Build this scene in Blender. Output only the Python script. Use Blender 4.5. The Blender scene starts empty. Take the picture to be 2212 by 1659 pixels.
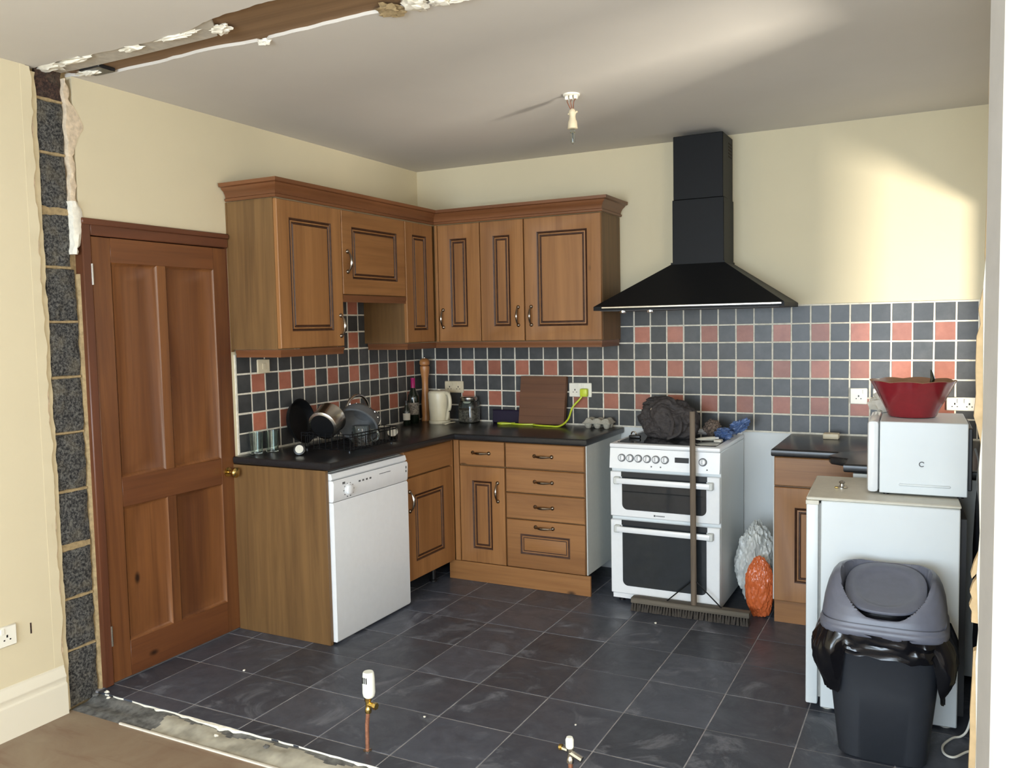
import bpy, bmesh, math, random
from mathutils import Vector, Matrix, noise
R = math.radians
random.seed(7)
S = bpy.context.scene
C = S.collection

# ------------------------------------------------------------------ camera
W_PX, H_PX, F_PX = 2212.0, 1659.0, 1813.1
CAM = Vector((3.2339, -4.9548, 1.5478)); YAW, PITCH, ROLL = -0.4716, -0.0695, -0.0192
fwd = Vector((math.sin(YAW)*math.cos(PITCH), math.cos(YAW)*math.cos(PITCH), math.sin(PITCH)))
rgt = Vector((math.cos(YAW), -math.sin(YAW), 0)); upv = rgt.cross(fwd)
r2 = rgt*math.cos(ROLL) + upv*math.sin(ROLL); u2 = -rgt*math.sin(ROLL) + upv*math.cos(ROLL)
cam_data = bpy.data.cameras.new('camera'); cam = bpy.data.objects.new('camera', cam_data); C.objects.link(cam)
cam.matrix_world = Matrix(((r2.x, u2.x, -fwd.x, CAM.x), (r2.y, u2.y, -fwd.y, CAM.y), (r2.z, u2.z, -fwd.z, CAM.z), (0, 0, 0, 1)))
cam_data.sensor_fit = 'HORIZONTAL'; cam_data.sensor_width = 36.0; cam_data.lens = 36.0*F_PX/W_PX
cam_data.clip_start = 0.05
S.camera = cam
# ------------------------------------------------------------------ view, world, daylight
S.view_settings.view_transform = 'Standard'; S.view_settings.look = 'None'
S.view_settings.gamma = 1.0; S.view_settings.use_curve_mapping = False
S.view_settings.exposure = 0.0
world = bpy.data.worlds.new('world'); S.world = world; world.use_nodes = True
bg = world.node_tree.nodes['Background']; bg.inputs[0].default_value = (0.62, 0.78, 1.0, 1); bg.inputs[1].default_value = 0.6

def area_lamp(name, loc, rot, sx, sy, power, col):
    d = bpy.data.lights.new(name, 'AREA'); d.shape = 'RECTANGLE'; d.size = sx; d.size_y = sy
    d.energy = power; d.color = col
    o = bpy.data.objects.new(name, d); C.objects.link(o); o.location = loc; o.rotation_euler = rot
    return o
# daylight lamps set outside an assumed glazed door and window in the kitchen's right wall, the window in the
# right wall of the front room (added) and the wide assumed window at its far end behind the viewer
area_lamp('assumed_door_daylight', (3.76, -2.31, 1.70), (0, R(90), 0), 0.70, 0.44, 5, (0.86, 0.93, 1.0))  # lamp added outside the assumed back door
area_lamp('assumed_window_daylight', (3.76, -0.65, 1.48), (0, R(90), 0), 1.0, 0.60, 5, (0.86, 0.93, 1.0))  # lamp added outside the assumed kitchen window
area_lamp('added_side_daylight', (4.30, -4.65, 1.25), (0, R(90), 0), 1.6, 1.4, 92, (1.0, 0.89, 0.72))  # added warm lamp that brightens the left walls and the white stub
area_lamp('assumed_rear_daylight', (2.2, -7.60, 1.35), (R(90), 0, 0), 2.9, 1.6, 300, (0.72, 0.86, 1.0))  # added cool lamp for the surfaces facing the viewer, its window assumed
# assumed low lamp outside the kitchen's right wall, for wall patch and bulb shadow
yard = area_lamp('assumed_yard_lamp', (6.0, -3.3, 0.56), (0, 0, 0), 0.7, 0.5, 440, (1.0, 0.94, 0.82))
yard.rotation_euler = (Vector((3.0, -1.5, 1.4)) - Vector((6.0, -3.3, 0.56))).to_track_quat('-Z', 'Y').to_euler()

# ------------------------------------------------------------------ materials
def lin(c):
    return tuple(((x/255.0)/12.92 if x/255.0 <= 0.04045 else ((x/255.0+0.055)/1.055)**2.4) for x in c) + (1,)
def newmat(name):
    m = bpy.data.materials.new(name); m.use_nodes = True
    nt = m.node_tree; b = nt.nodes['Principled BSDF']
    return m, nt, b
def N(nt, t, **kw):
    n = nt.nodes.new(t)
    for k, v in kw.items(): setattr(n, k, v)
    return n
def mixc(nt, fac, a, b):
    n = N(nt, 'ShaderNodeMix', data_type='RGBA')
    for i, v in ((0, fac), (6, a), (7, b)):
        if hasattr(v, 'is_linked') or hasattr(v, 'links'): nt.links.new(v, n.inputs[i])
        else: n.inputs[i].default_value = v
    return n.outputs[2]
def ramp(nt, src, p0, p1, c0=(0, 0, 0, 1), c1=(1, 1, 1, 1)):
    n = N(nt, 'ShaderNodeValToRGB'); n.color_ramp.elements[0].position = p0; n.color_ramp.elements[1].position = p1
    n.color_ramp.elements[0].color = c0; n.color_ramp.elements[1].color = c1
    nt.links.new(src, n.inputs[0]); return n.outputs[0]
def coords(nt, scale=(1, 1, 1), which='Object', rnd=False):
    t = N(nt, 'ShaderNodeTexCoord'); mp = N(nt, 'ShaderNodeMapping'); mp.inputs['Scale'].default_value = scale
    src = t.outputs[which]
    if rnd:
        oi = N(nt, 'ShaderNodeObjectInfo'); mul = N(nt, 'ShaderNodeVectorMath', operation='SCALE'); mul.inputs[3].default_value = 37.0
        cx = N(nt, 'ShaderNodeCombineXYZ'); nt.links.new(oi.outputs['Random'], cx.inputs[0]); nt.links.new(oi.outputs['Random'], cx.inputs[1]); nt.links.new(oi.outputs['Random'], cx.inputs[2])
        nt.links.new(cx.outputs[0], mul.inputs[0]); ad = N(nt, 'ShaderNodeVectorMath', operation='ADD')
        nt.links.new(src, ad.inputs[0]); nt.links.new(mul.outputs[0], ad.inputs[1]); src = ad.outputs[0]
    nt.links.new(src, mp.inputs[0]); return mp.outputs[0]
def noise_t(nt, vec, scale, detail=4, rough=0.6, dist=0):
    n = N(nt, 'ShaderNodeTexNoise'); n.inputs['Scale'].default_value = scale; n.inputs['Detail'].default_value = detail
    n.inputs['Roughness'].default_value = rough; n.inputs['Distortion'].default_value = dist
    nt.links.new(vec, n.inputs['Vector']); return n.outputs[0]
def bump(nt, b, h, strength, dist=0.01):
    n = N(nt, 'ShaderNodeBump'); n.inputs['Strength'].default_value = strength; n.inputs['Distance'].default_value = dist
    nt.links.new(h, n.inputs['Height']); nt.links.new(n.outputs[0], b.inputs['Normal'])
def plain(name, c, rough=0.5, metal=0.0, var=0.06, scale=30.0, bmp=0.0, coat=0.0, spec=0.5, trans=0.0):
    m, nt, b = newmat(name); c = lin(c)
    v = coords(nt); n = noise_t(nt, v, scale, 3)
    dark = tuple(x*(1-var*2) for x in c[:3]) + (1,); lite = tuple(min(1, x*(1+var)) for x in c[:3]) + (1,)
    nt.links.new(ramp(nt, n, 0.3, 0.7, dark, lite), b.inputs['Base Color'])
    b.inputs['Roughness'].default_value = rough; b.inputs['Metallic'].default_value = metal
    b.inputs['Coat Weight'].default_value = coat; b.inputs['Specular IOR Level'].default_value = spec
    b.inputs['Transmission Weight'].default_value = trans
    if bmp: bump(nt, b, n, bmp, 0.004)
    return m
def wood(name, axis, base, dark, rough=0.42, knots=True, gscale=9.0):
    m, nt, b = newmat(name)
    sc = [gscale]*3; sc['xyz'.index(axis)] = gscale*0.07
    v = coords(nt, tuple(sc), rnd=True)
    n1 = noise_t(nt, v, 1.0, 5, 0.6, 0.6)
    sc2 = [70.0]*3; sc2['xyz'.index(axis)] = 2.0
    n2 = noise_t(nt, coords(nt, tuple(sc2), rnd=True), 1.0, 3, 0.5)
    col = mixc(nt, ramp(nt, n1, 0.35, 0.68), lin(base), lin(dark))
    col = mixc(nt, ramp(nt, n2, 0.5, 0.8, (0, 0, 0, 1), (0.35, 0.35, 0.35, 1)), col, lin([x*0.7 for x in dark]))
    if knots:
        sk = [5.0]*3; sk['xyz'.index(axis)] = 2.6
        vo = N(nt, 'ShaderNodeTexVoronoi'); vo.inputs['Scale'].default_value = 1.0
        nt.links.new(coords(nt, tuple(sk), rnd=True), vo.inputs['Vector'])
        k = ramp(nt, vo.outputs['Distance'], 0.03, 0.09, (1, 1, 1, 1), (0, 0, 0, 1))
        col = mixc(nt, k, col, lin([x*0.5 for x in dark]))
    nt.links.new(col, b.inputs['Base Color']); b.inputs['Roughness'].default_value = rough
    bump(nt, b, n2, 0.08, 0.002)
    return m
def paint(name, c, var=0.03, rough=0.75):
    m, nt, b = newmat(name)
    v = coords(nt); n = noise_t(nt, v, 1.3, 4); f = noise_t(nt, v, 60, 3)
    c = lin(c); d = tuple(x*(1-var*2) for x in c[:3]) + (1,)
    nt.links.new(mixc(nt, ramp(nt, n, 0.3, 0.75), c, d), b.inputs['Base Color'])
    b.inputs['Roughness'].default_value = rough; b.inputs['Specular IOR Level'].default_value = 0.3
    bump(nt, b, f, 0.06, 0.003); return m
def tilemat(name, c, c2, rough=0.38, bstr=0.25, dust=0.0):
    m, nt, b = newmat(name)
    v = coords(nt, rnd=True); n = noise_t(nt, v, 14, 5, 0.65); n2 = noise_t(nt, v, 3.0, 3)
    col = mixc(nt, ramp(nt, n, 0.3, 0.7), lin(c), lin(c2))
    oi = N(nt, 'ShaderNodeObjectInfo')
    mr = N(nt, 'ShaderNodeMapRange'); mr.inputs[3].default_value = 0.72; mr.inputs[4].default_value = 1.25
    nt.links.new(oi.outputs['Random'], mr.inputs[0])
    hs = N(nt, 'ShaderNodeHueSaturation'); nt.links.new(mr.outputs[0], hs.inputs['Value']); nt.links.new(col, hs.inputs['Color'])
    col = hs.outputs[0]
    if dust:
        g = coords(nt, rnd=True); d1 = noise_t(nt, g, 3.4, 6, 0.72, 1.2)
        col = mixc(nt, ramp(nt, d1, 0.55, 0.8, (0, 0, 0, 1), (dust, dust, dust, 1)), col, lin((158, 160, 168)))
        nt.links.new(ramp(nt, d1, 0.4, 0.75, (0.32,)*3 + (1,), (0.7,)*3 + (1,)), b.inputs['Roughness'])
    else: b.inputs['Roughness'].default_value = rough
    nt.links.new(col, b.inputs['Base Color'])
    bump(nt, b, n, bstr, 0.003); return m
def blockmat(name, c, d):
    m, nt, b = newmat(name)
    v = coords(nt); n = noise_t(nt, v, 95, 4, 0.8); n2 = noise_t(nt, v, 12, 3)
    col = mixc(nt, ramp(nt, n, 0.42, 0.64), lin(d), lin(c))
    col = mixc(nt, ramp(nt, n2, 0.5, 0.8, (0, 0, 0, 1), (0.4, 0.4, 0.4, 1)), col, lin((150, 138, 112)))
    nt.links.new(col, b.inputs['Base Color']); b.inputs['Roughness'].default_value = 0.95
    bump(nt, b, n, 0.9, 0.01); return m
def glass(name, c=(230, 240, 235), rough=0.03):
    m, nt, b = newmat(name); b.inputs['Base Color'].default_value = lin(c); b.inputs['Transmission Weight'].default_value = 1.0
    b.inputs['Roughness'].default_value = rough; b.inputs['IOR'].default_value = 1.45; return m

def panemat():
    m, nt, b = newmat('window_pane'); nt.nodes.remove(b)
    t = N(nt, 'ShaderNodeBsdfTransparent'); g_ = N(nt, 'ShaderNodeBsdfGlossy'); g_.inputs['Roughness'].default_value = 0.02
    mx = N(nt, 'ShaderNodeMixShader'); mx.inputs[0].default_value = 0.06
    nt.links.new(t.outputs[0], mx.inputs[1]); nt.links.new(g_.outputs[0], mx.inputs[2]); nt.links.new(mx.outputs[0], nt.nodes['Material Output'].inputs[0]); return m
WB, WD = (160, 112, 66), (134, 90, 50)
M = {
 'cream': paint('cream_wall_paint', (219, 206, 174)), 'white_wall': paint('white_wall_paint', (226, 228, 226)),
 'near_wall': paint('white_front_room_paint', (246, 246, 244)),
 'ceil': paint('ceiling_paint', (213, 207, 198)), 'base': paint('skirting_gloss', (228, 220, 200), 0.02, 0.4),
 'grout': plain('grout', (226, 219, 202), 0.9, var=0.1, scale=40), 'floor_grout': plain('floor_grout', (164, 161, 162), 0.95, var=0.2, scale=14),
 'slate': tilemat('slate_wall_tile', (58, 59, 59), (76, 76, 76)), 'terra': tilemat('terracotta_wall_tile', (154, 92, 72), (176, 110, 88)),
 'ftile': tilemat('slate_floor_tile', (64, 68, 78), (80, 84, 94), bstr=0.3, dust=0.7),
 'block': blockmat('concrete_block', (122, 120, 114), (34, 34, 36)), 'brick': blockmat('brown_brick', (96, 70, 58), (48, 36, 32)),
 'mortar': plain('mortar', (164, 142, 104), 0.95, var=0.15, scale=60, bmp=0.5), 'plaster': plain('broken_plaster', (220, 200, 172), 0.9, var=0.12, scale=50, bmp=0.5),
 'plaster_w': plain('white_plaster', (236, 230, 214), 0.9, var=0.06, scale=50, bmp=0.4), 'plaster_g': plain('grey_plaster', (192, 184, 170), 0.9, var=0.08, scale=30, bmp=0.3), 'cutgrey': plain('pale_grey_plaster', (196, 192, 186), 0.9, var=0.03, scale=8),
 'inner_plaster': plain('undercoat_plaster', (212, 196, 160), 0.9, var=0.06, scale=16, bmp=0.3), 'tan': plain('tan_backing_plaster', (206, 178, 136), 0.9, var=0.1, scale=18, bmp=0.4),
 'wv': wood('pine_upright', 'z', WB, WD), 'wx': wood('pine_along_x', 'x', WB, WD), 'wy': wood('pine_along_y', 'y', WB, WD),
 'ev': wood('oak_veneer_panel', 'z', (124, 92, 54), (102, 74, 42), 0.5, False, 16.0),
 'cx': wood('cornice_along_x', 'x', (128, 82, 50), (104, 64, 38), 0.35, False), 'cy': wood('cornice_along_y', 'y', (128, 82, 50), (104, 64, 38), 0.35, False),
 'glaze': plain('dark_groove_glaze', (74, 45, 27), 0.5, var=0.2), 'dv': wood('door_pine', 'z', (134, 86, 48), (90, 52, 30), 0.33, True, 7.0),
 'dh': wood('door_pine_cross', 'y', (120, 74, 42), (92, 53, 32), 0.33, True, 5.0), 'arch': wood('architrave_pine', 'z', (112, 66, 42), (86, 50, 32), 0.4, False),
 'archy': wood('architrave_pine_cross', 'y', (112, 66, 42), (86, 50, 32), 0.4, False),
 'beam': wood('rough_beam', 'x', (138, 108, 76), (112, 84, 56), 0.8, True, 6.0), 'gap': plain('dark_void', (40, 30, 22), 0.95),
 'worktop': plain('black_worktop', (34, 34, 36), 0.28, var=0.2, scale=120), 'black': plain('black_enamel', (17, 18, 20), 0.5, var=0.05, spec=0.2),
 'blackplastic': plain('black_plastic', (24, 24, 26), 0.4), 'enamel': plain('white_enamel', (236, 238, 240), 0.25, var=0.01, coat=0.3),
 'oldwhite': plain('yellowed_white', (212, 208, 194), 0.4, var=0.03), 'appl_w': plain('white_appliance_steel', (222, 228, 230), 0.35, var=0.015, scale=4),
 'carcass': plain('white_melamine', (205, 208, 204), 0.5, var=0.02), 'ovenglass': plain('dark_oven_glass', (44, 48, 52), 0.08, var=0.05, coat=0.5),
 'bronze': plain('antique_pewter', (150, 138, 124), 0.2, metal=1.0, var=0.2), 'steel': plain('brushed_steel', (190, 186, 178), 0.25, metal=1.0, var=0.06),
 'chrome': plain('chrome', (225, 225, 222), 0.08, metal=1.0, var=0.01), 'brass': plain('brass', (206, 178, 110), 0.2, metal=1.0),
 'copper': plain('weathered_copper', (176, 122, 96), 0.5, metal=0.6, var=0.2, scale=60), 'socket': plain('socket_plastic', (240, 236, 222), 0.35, var=0.01),
 'socketold': plain('aged_socket_plastic', (214, 200, 170), 0.45, var=0.04), 'valve': plain('white_valve_plastic', (240, 242, 232), 0.35, var=0.01),
 'red': plain('red_glazed_ceramic', (136, 34, 42), 0.25, var=0.04, coat=0.4), 'bowl_in': plain('bowl_inside', (150, 112, 84), 0.4),
 'bin': plain('charcoal_bin_plastic', (44, 47, 53), 0.42, var=0.03), 'lid': plain('grey_bin_lid_plastic', (104, 107, 120), 0.38, var=0.04),
 'liner': plain('black_bin_liner', (16, 16, 20), 0.2, var=0.1), 'clearbag': plain('pale_carrier_bag', (204, 206, 202), 0.3, var=0.12, scale=12),
 'orange': plain('orange_net_bag', (210, 106, 58), 0.25, var=0.08, scale=40), 'blackcloth': plain('black_canvas', (66, 61, 60), 0.85, var=0.15, scale=120, bmp=0.3),
 'bluebag': plain('blue_plastic_bag', (84, 108, 152), 0.3, var=0.15, scale=25), 'grey_wood': wood('grey_broom_wood', 'z', (118, 104, 88), (88, 76, 64), 0.8, False, 20.0),
 'grey_woodx': wood('grey_broom_head_wood', 'x', (112, 104, 92), (84, 78, 68), 0.85, False, 20.0), 'bristle': plain('dark_bristle', (66, 60, 54), 0.9, var=0.25, scale=200),
 'board': wood('walnut_board', 'x', (116, 76, 48), (88, 55, 36), 0.6, False, 7.0), 'mill': wood('turned_beech', 'z', (190, 132, 78), (160, 102, 56), 0.35, False, 12.0),
 'kettle': plain('cream_kettle_plastic', (222, 212, 184), 0.32, var=0.01), 'bottle': plain('dark_green_bottle', (20, 28, 20), 0.08, coat=0.5),
 'pink': plain('magenta_foil', (160, 26, 90), 0.3), 'paper': plain('label_paper', (206, 200, 186), 0.7), 'hiviz': plain('neon_yellow_cable', (206, 220, 60), 0.4, var=0.03),
 'pulp': plain('grey_egg_pulp', (176, 172, 158), 0.95, var=0.1, scale=90, bmp=0.4), 'purple': plain('dark_purple_plastic', (34, 26, 48), 0.3),
 'glass': glass('clear_glass'), 'jarfill': plain('dark_contents', (132, 122, 110), 0.8, var=0.4, scale=90), 'print': plain('grey_print', (96, 98, 100), 0.6),
 'screed': plain('cement_screed', (168, 162, 146), 0.95, var=0.22, scale=9, bmp=0.6), 'darkcem': plain('dark_adhesive', (104, 103, 100), 0.95, var=0.3, scale=30, bmp=0.7),
 'white_strip': plain('white_strip', (226, 220, 208), 0.6, var=0.06), 'wire': plain('bare_wire', (140, 84, 60), 0.4, metal=0.5), 'cloth': plain('patterned_cloth', (120, 104, 92), 0.9, var=0.6, scale=120),
 'bundle_dark': plain('dark_bundle_grey', (44, 46, 50), 0.5, var=0.15, scale=8), 'rubber': plain('door_seal', (150, 150, 146), 0.6), 'mdf': plain('skirting_board', (200, 190, 170), 0.6),
}
def livingfloor():
    m, nt, b = newmat('brown_dusty_floor')
    v = coords(nt); n = noise_t(nt, v, 2.2, 6, 0.65, 1.0); n2 = noise_t(nt, coords(nt, (2, 9, 1)), 1.5, 5, 0.6, 0.5)
    col = mixc(nt, ramp(nt, n, 0.3, 0.7), lin((132, 110, 90)), lin((152, 136, 114)))
    col = mixc(nt, ramp(nt, n2, 0.55, 0.75, (0, 0, 0, 1), (0.6,)*3 + (1,)), col, lin((112, 80, 62)))
    nt.links.new(col, b.inputs['Base Color']); b.inputs['Roughness'].default_value = 0.7; bump(nt, b, n, 0.1, 0.004); return m
M['lfloor'] = livingfloor(); M['pane'] = panemat()

# ------------------------------------------------------------------ mesh helpers
def mapB(Y0): return lambda p: (p[0], Y0 - p[2], p[1])          # fronts that look towards -y: (u, v, w)
def mapL(X0): return lambda p: (X0 + p[2], p[0], p[1])          # fronts that look towards +x
class MB:
    def __init__(s, fn=None): s.v = []; s.f = []; s.m = []; s.fn = fn; s.sm = []
    def add(s, vs, fs, mi=0, smooth=False, xf=None):
        o = len(s.v)
        for p in vs:
            p = tuple(p)
            if xf is not None: p = tuple(xf @ Vector(p))
            s.v.append(s.fn(p) if s.fn else p)
        for f in fs: s.f.append(tuple(i + o for i in f)); s.m.append(mi); s.sm.append(smooth)
        return s
    def box(s, x0, y0, z0, x1, y1, z1, mi=0, c=0.0, xf=None):
        if x1 < x0: x0, x1 = x1, x0
        if y1 < y0: y0, y1 = y1, y0
        if z1 < z0: z0, z1 = z1, z0
        if c <= 0:
            vs = [(x, y, z) for z in (z0, z1) for y in (y0, y1) for x in (x0, x1)]
            fs = [(0, 2, 3, 1), (4, 5, 7, 6), (0, 1, 5, 4), (2, 6, 7, 3), (0, 4, 6, 2), (1, 3, 7, 5)]
            return s.add(vs, fs, mi, False, xf)
        c = min(c, (x1-x0)*0.45, (y1-y0)*0.45, (z1-z0)*0.45)
        bm = bmesh.new(); bmesh.ops.create_cube(bm, size=1.0)
        for v in bm.verts: v.co = Vector(((x0+x1)/2 + v.co.x*(x1-x0), (y0+y1)/2 + v.co.y*(y1-y0), (z0+z1)/2 + v.co.z*(z1-z0)))
        bmesh.ops.bevel(bm, geom=bm.edges[:], offset=c, segments=2 if c > 0.004 else 1, affect='EDGES', profile=0.5)
        bm.verts.index_update()
        s.add([v.co[:] for v in bm.verts], [tuple(v.index for v in f.verts) for f in bm.faces], mi, c > 0.004, xf); bm.free(); return s
    def loft(s, rings, mi=0, smooth=True, cap=(True, True), xf=None):
        n = len(rings[0]); vs = [p for r in rings for p in r]; fs = []
        for k in range(len(rings)-1):
            for i in range(n):
                j = (i+1) % n; fs.append((k*n+i, k*n+j, (k+1)*n+j, (k+1)*n+i))
        s.add(vs, fs, mi, smooth, xf)
        o = len(s.v) - len(vs)
        if cap[0]: s.f.append(tuple(o+i for i in reversed(range(n)))); s.m.append(mi); s.sm.append(False)
        if cap[1]: s.f.append(tuple(o+(len(rings)-1)*n+i for i in range(n))); s.m.append(mi); s.sm.append(False)
        return s
    def lathe(s, prof, n=24, mi=0, c=(0, 0, 0), xf=None, cap=(True, True), smooth=True):
        rings = [[(c[0]+r*math.cos(2*math.pi*i/n), c[1]+r*math.sin(2*math.pi*i/n), c[2]+z) for i in range(n)] for r, z in prof]
        return s.loft(rings, mi, smooth, cap, xf)
    def tube(s, pts, r, n=8, mi=0, closed=False, xf=None):
        pts = [Vector(p) for p in pts]; rings = []; L = len(pts)
        rr = r if isinstance(r, (list, tuple)) else [r]*L
        t0 = None; nrm = None
        for i, p in enumerate(pts):
            a = pts[i-1] if i > 0 else (pts[-1] if closed else p); b = pts[(i+1) % L] if (i < L-1 or closed) else p
            t = (b-a).normalized()
            if nrm is None:
                h = Vector((0, 0, 1)) if abs(t.z) < 0.9 else Vector((1, 0, 0)); nrm = t.cross(h).normalized()
            else: nrm = (nrm - t*nrm.dot(t)).normalized()
            bn = t.cross(nrm)
            rings.append([tuple(p + (nrm*math.cos(2*math.pi*k/n) + bn*math.sin(2*math.pi*k/n))*rr[i]) for k in range(n)])
        if closed: rings.append(rings[0])
        return s.loft(rings, mi, True, (not closed, not closed), xf)
    def prism(s, poly, a, b, axis='z', mi=0):
        def P(p, h):
            return (p[0], p[1], h) if axis == 'z' else ((p[0], h, p[1]) if axis == 'y' else (h, p[0], p[1]))
        n = len(poly); vs = [P(p, a) for p in poly] + [P(p, b) for p in poly]
        fs = [tuple(reversed(range(n))), tuple(range(n, 2*n))] + [(i, (i+1) % n, n+(i+1) % n, n+i) for i in range(n)]
        return s.add(vs, fs, mi)
def label(o, lab=None, cat=None, group=None, kind=None):
    if lab: o['label'] = lab
    if cat: o['category'] = cat
    if group: o['group'] = group
    if kind: o['kind'] = kind
    return o
ORG = {}
def thing(name, loc, lab, cat, rz=0.0, group=None, kind=None):
    o = bpy.data.objects.new(name, None); C.objects.link(o); o.location = loc; o.rotation_euler = (0, 0, rz)
    o.empty_display_size = 0.05; ORG[o.name] = Vector(loc)
    return label(o, lab, cat, group, kind)
def build(mb, name, mats, parent=None, lab=None, cat=None, group=None, kind=None, local=False, origin=None):
    """mesh given in world coordinates (unless local); stored relative to its thing's base"""
    if not isinstance(mats, (list, tuple)): mats = [mats]
    org = Vector((0, 0, 0))
    if parent is not None: org = ORG[parent.name]
    elif origin is not None: org = Vector(origin)
    sub = Vector((0, 0, 0)) if local else org
    me = bpy.data.meshes.new(name); me.from_pydata([tuple(Vector(v) - sub) for v in mb.v], [], mb.f)
    for m in mats: me.materials.append(M[m] if isinstance(m, str) else m)
    me.polygons.foreach_set('material_index', mb.m); me.polygons.foreach_set('use_smooth', mb.sm); me.update()
    bm = bmesh.new(); bm.from_mesh(me); bmesh.ops.remove_doubles(bm, verts=bm.verts, dist=1e-6); bmesh.ops.recalc_face_normals(bm, faces=bm.faces); bm.to_mesh(me); bm.free()
    try: me.set_sharp_from_angle(angle=R(40))
    except Exception: pass
    o = bpy.data.objects.new(name, me); C.objects.link(o); ORG[o.name] = org
    if parent is not None: o.parent = parent
    else: o.location = org if not local else (0, 0, 0)
    return label(o, lab, cat, group, kind)
def place(mesh_obj_data, name, parent, loc, rot=(0, 0, 0)):
    o = bpy.data.objects.new(name, mesh_obj_data); C.objects.link(o); o.parent = parent; o.location = loc; o.rotation_euler = rot; return o
def xform(loc=(0, 0, 0), rx=0, ry=0, rz=0, s=1):
    return Matrix.Translation(loc) @ Matrix.Rotation(rz, 4, 'Z') @ Matrix.Rotation(ry, 4, 'Y') @ Matrix.Rotation(rx, 4, 'X') @ Matrix.Scale(s, 4)
def nz(p, sc, seed=0): return noise.noise(Vector(p)*sc + Vector((seed*13.7, seed*7.1, seed*3.3)))
def blob(center, size, seed, amp=0.15, sc=3.0, fold=0.0, sub=4, floor=None, crease=0.0):
    bm = bmesh.new(); bmesh.ops.create_icosphere(bm, subdivisions=sub, radius=1.0)
    vs = []
    for v in bm.verts:
        d = v.co.normalized(); k = 1 + amp*nz(d, sc, seed) + amp*0.5*nz(d, sc*2.3, seed+1)
        if fold: k += fold*abs(nz(d, sc*2.0, seed+2)) - fold*0.25
        if crease: k += crease*(0.35 - abs(nz((d.x, d.y, d.z*0.7), sc*2.6, seed+5)) - 0.6*abs(nz(d, sc*5.5, seed+6)))
        p = Vector((d.x*size[0]*k, d.y*size[1]*k, d.z*size[2]*k)) + Vector(center)
        if floor is not None and p.z < floor: p.z = floor + 0.15*(p.z-floor)*0
        vs.append(tuple(p))
    bm.verts.index_update(); fs = [tuple(v.index for v in f.verts) for f in bm.faces]; bm.free()
    m = MB(); m.add(vs, fs, 0, True); return m

CEIL = 2.616; LFZ = -0.03
# ------------------------------------------------------------------ floors
fl = build(MB().box(-0.12, -2.6235, -0.12, 3.62, 0.0, -0.0022), 'floor', 'floor_grout', lab='kitchen floor of dark slate tiles with pale grout', kind='structure')
xs = [0.0, 0.161] + [0.161+0.3285*k for k in range(1, 11)] + [3.62]
ys = [-2.63, -2.542] + [-2.542+0.3355*k for k in range(1, 8)] + [0.0]
g = 0.0052
cache = {}
def ftile(w, d):
    key = (round(w, 3), round(d, 3))
    if key not in cache:
        m = MB().box(-w/2, -d/2, -0.009, w/2, d/2, 0.0, c=0.0012)
        o = build(m, 'floor_tile', 'ftile', local=True); cache[key] = o.data; bpy.data.objects.remove(o)
    return cache[key]
for i in range(len(xs)-1):
    for j in range(len(ys)-1):
        w, d = xs[i+1]-xs[i]-g, ys[j+1]-ys[j]-g
        if w < 0.02 or d < 0.02: continue
        place(ftile(w, d), 'floor_tile', fl, ((xs[i]+xs[i+1])/2, (ys[j]+ys[j+1])/2, random.uniform(-0.0012, 0.0)), (random.uniform(-.0012, .0012), random.uniform(-.0012, .0012), 0))
build(MB().box(0.0, -7.5, -0.12, 4.2, -2.745, LFZ), 'floor', 'lfloor', lab='brown dusty floor of the front room', kind='structure')
# rough cement strip left where the wall stood
NX, NY = 360, 16
vs = []; fs = []
for j in range(NY+1):
    for i in range(NX+1):
        x = 0.0 + 3.62*i/NX; t = j/NY; y = -2.622 - 0.13*t
        z = -0.008 - 0.022*t + 0.010*nz((x, y*3, 0), 5, 1)*math.sin(math.pi*min(1, t*1.1)) + 0.006*nz((x, y, 0), 22, 2)*math.sin(math.pi*min(1, t))
        z = min(z, -0.003)
        vs.append((x, y, z))
for j in range(NY):
    for i in range(NX):
        a = j*(NX+1)+i; fs.append((a, a+NX+1, a+NX+2, a+1))
m = MB(); m.add(vs, fs, 0, True)
for k, f in enumerate(m.f):
    cx = sum(m.v[i][0] for i in f)/4; cy = sum(m.v[i][1] for i in f)/4
    edge = -2.648 + 0.030*nz((cx, 0, 0), 7, 4) + (-0.12 if cx < 0.42 + 0.12*nz((cx, cy, 0), 9, 5) else 0)
    m.m[k] = 1 if cy > edge else 0
m.box(0.0, -2.752, -0.12, 3.62, -2.622, -0.045)
build(m, 'trim_1', ['screed', 'darkcem'], lab='rough cement strip where the dividing wall was taken out', kind='structure')
tr = bpy.data.objects['trim_1']; ORG[tr.name] = Vector((0, 0, 0))
m = MB(); n = 300; vs = []; fs = []
for i in range(n+1):
    x = 0.05 + 3.25*i/n; wv = max(0.0, nz((x, 2, 0), 3.2, 31) + 0.5*nz((x, 2, 0), 26, 32) - 0.08)*0.030
    y = -2.629 + 0.004*nz((x, 5, 0), 18, 33)
    vs += [(x, y+0.003, -0.012), (x, y, -0.0015), (x, y - wv*0.6, -0.003 + 0.002*nz((x, 0, 0), 60, 34)), (x, y - wv, -0.014)]
for i in range(n):
    for q in range(3): a = i*4+q; fs.append((a, a+1, a+5, a+4))
m.add(vs, fs, 0, False); build(m, 'adhesive_ridge', 'plaster_w', tr, 'broken white adhesive along the cut tile edge')
m = MB(); m.prism([(0.30, -2.757), (3.55, -2.757), (3.55, -2.7495), (0.30, -2.7495)], -0.0299, -0.023)
build(m, 'trim_2', 'white_strip', lab='thin white strip along the edge of the brown floor', kind='structure')
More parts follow.
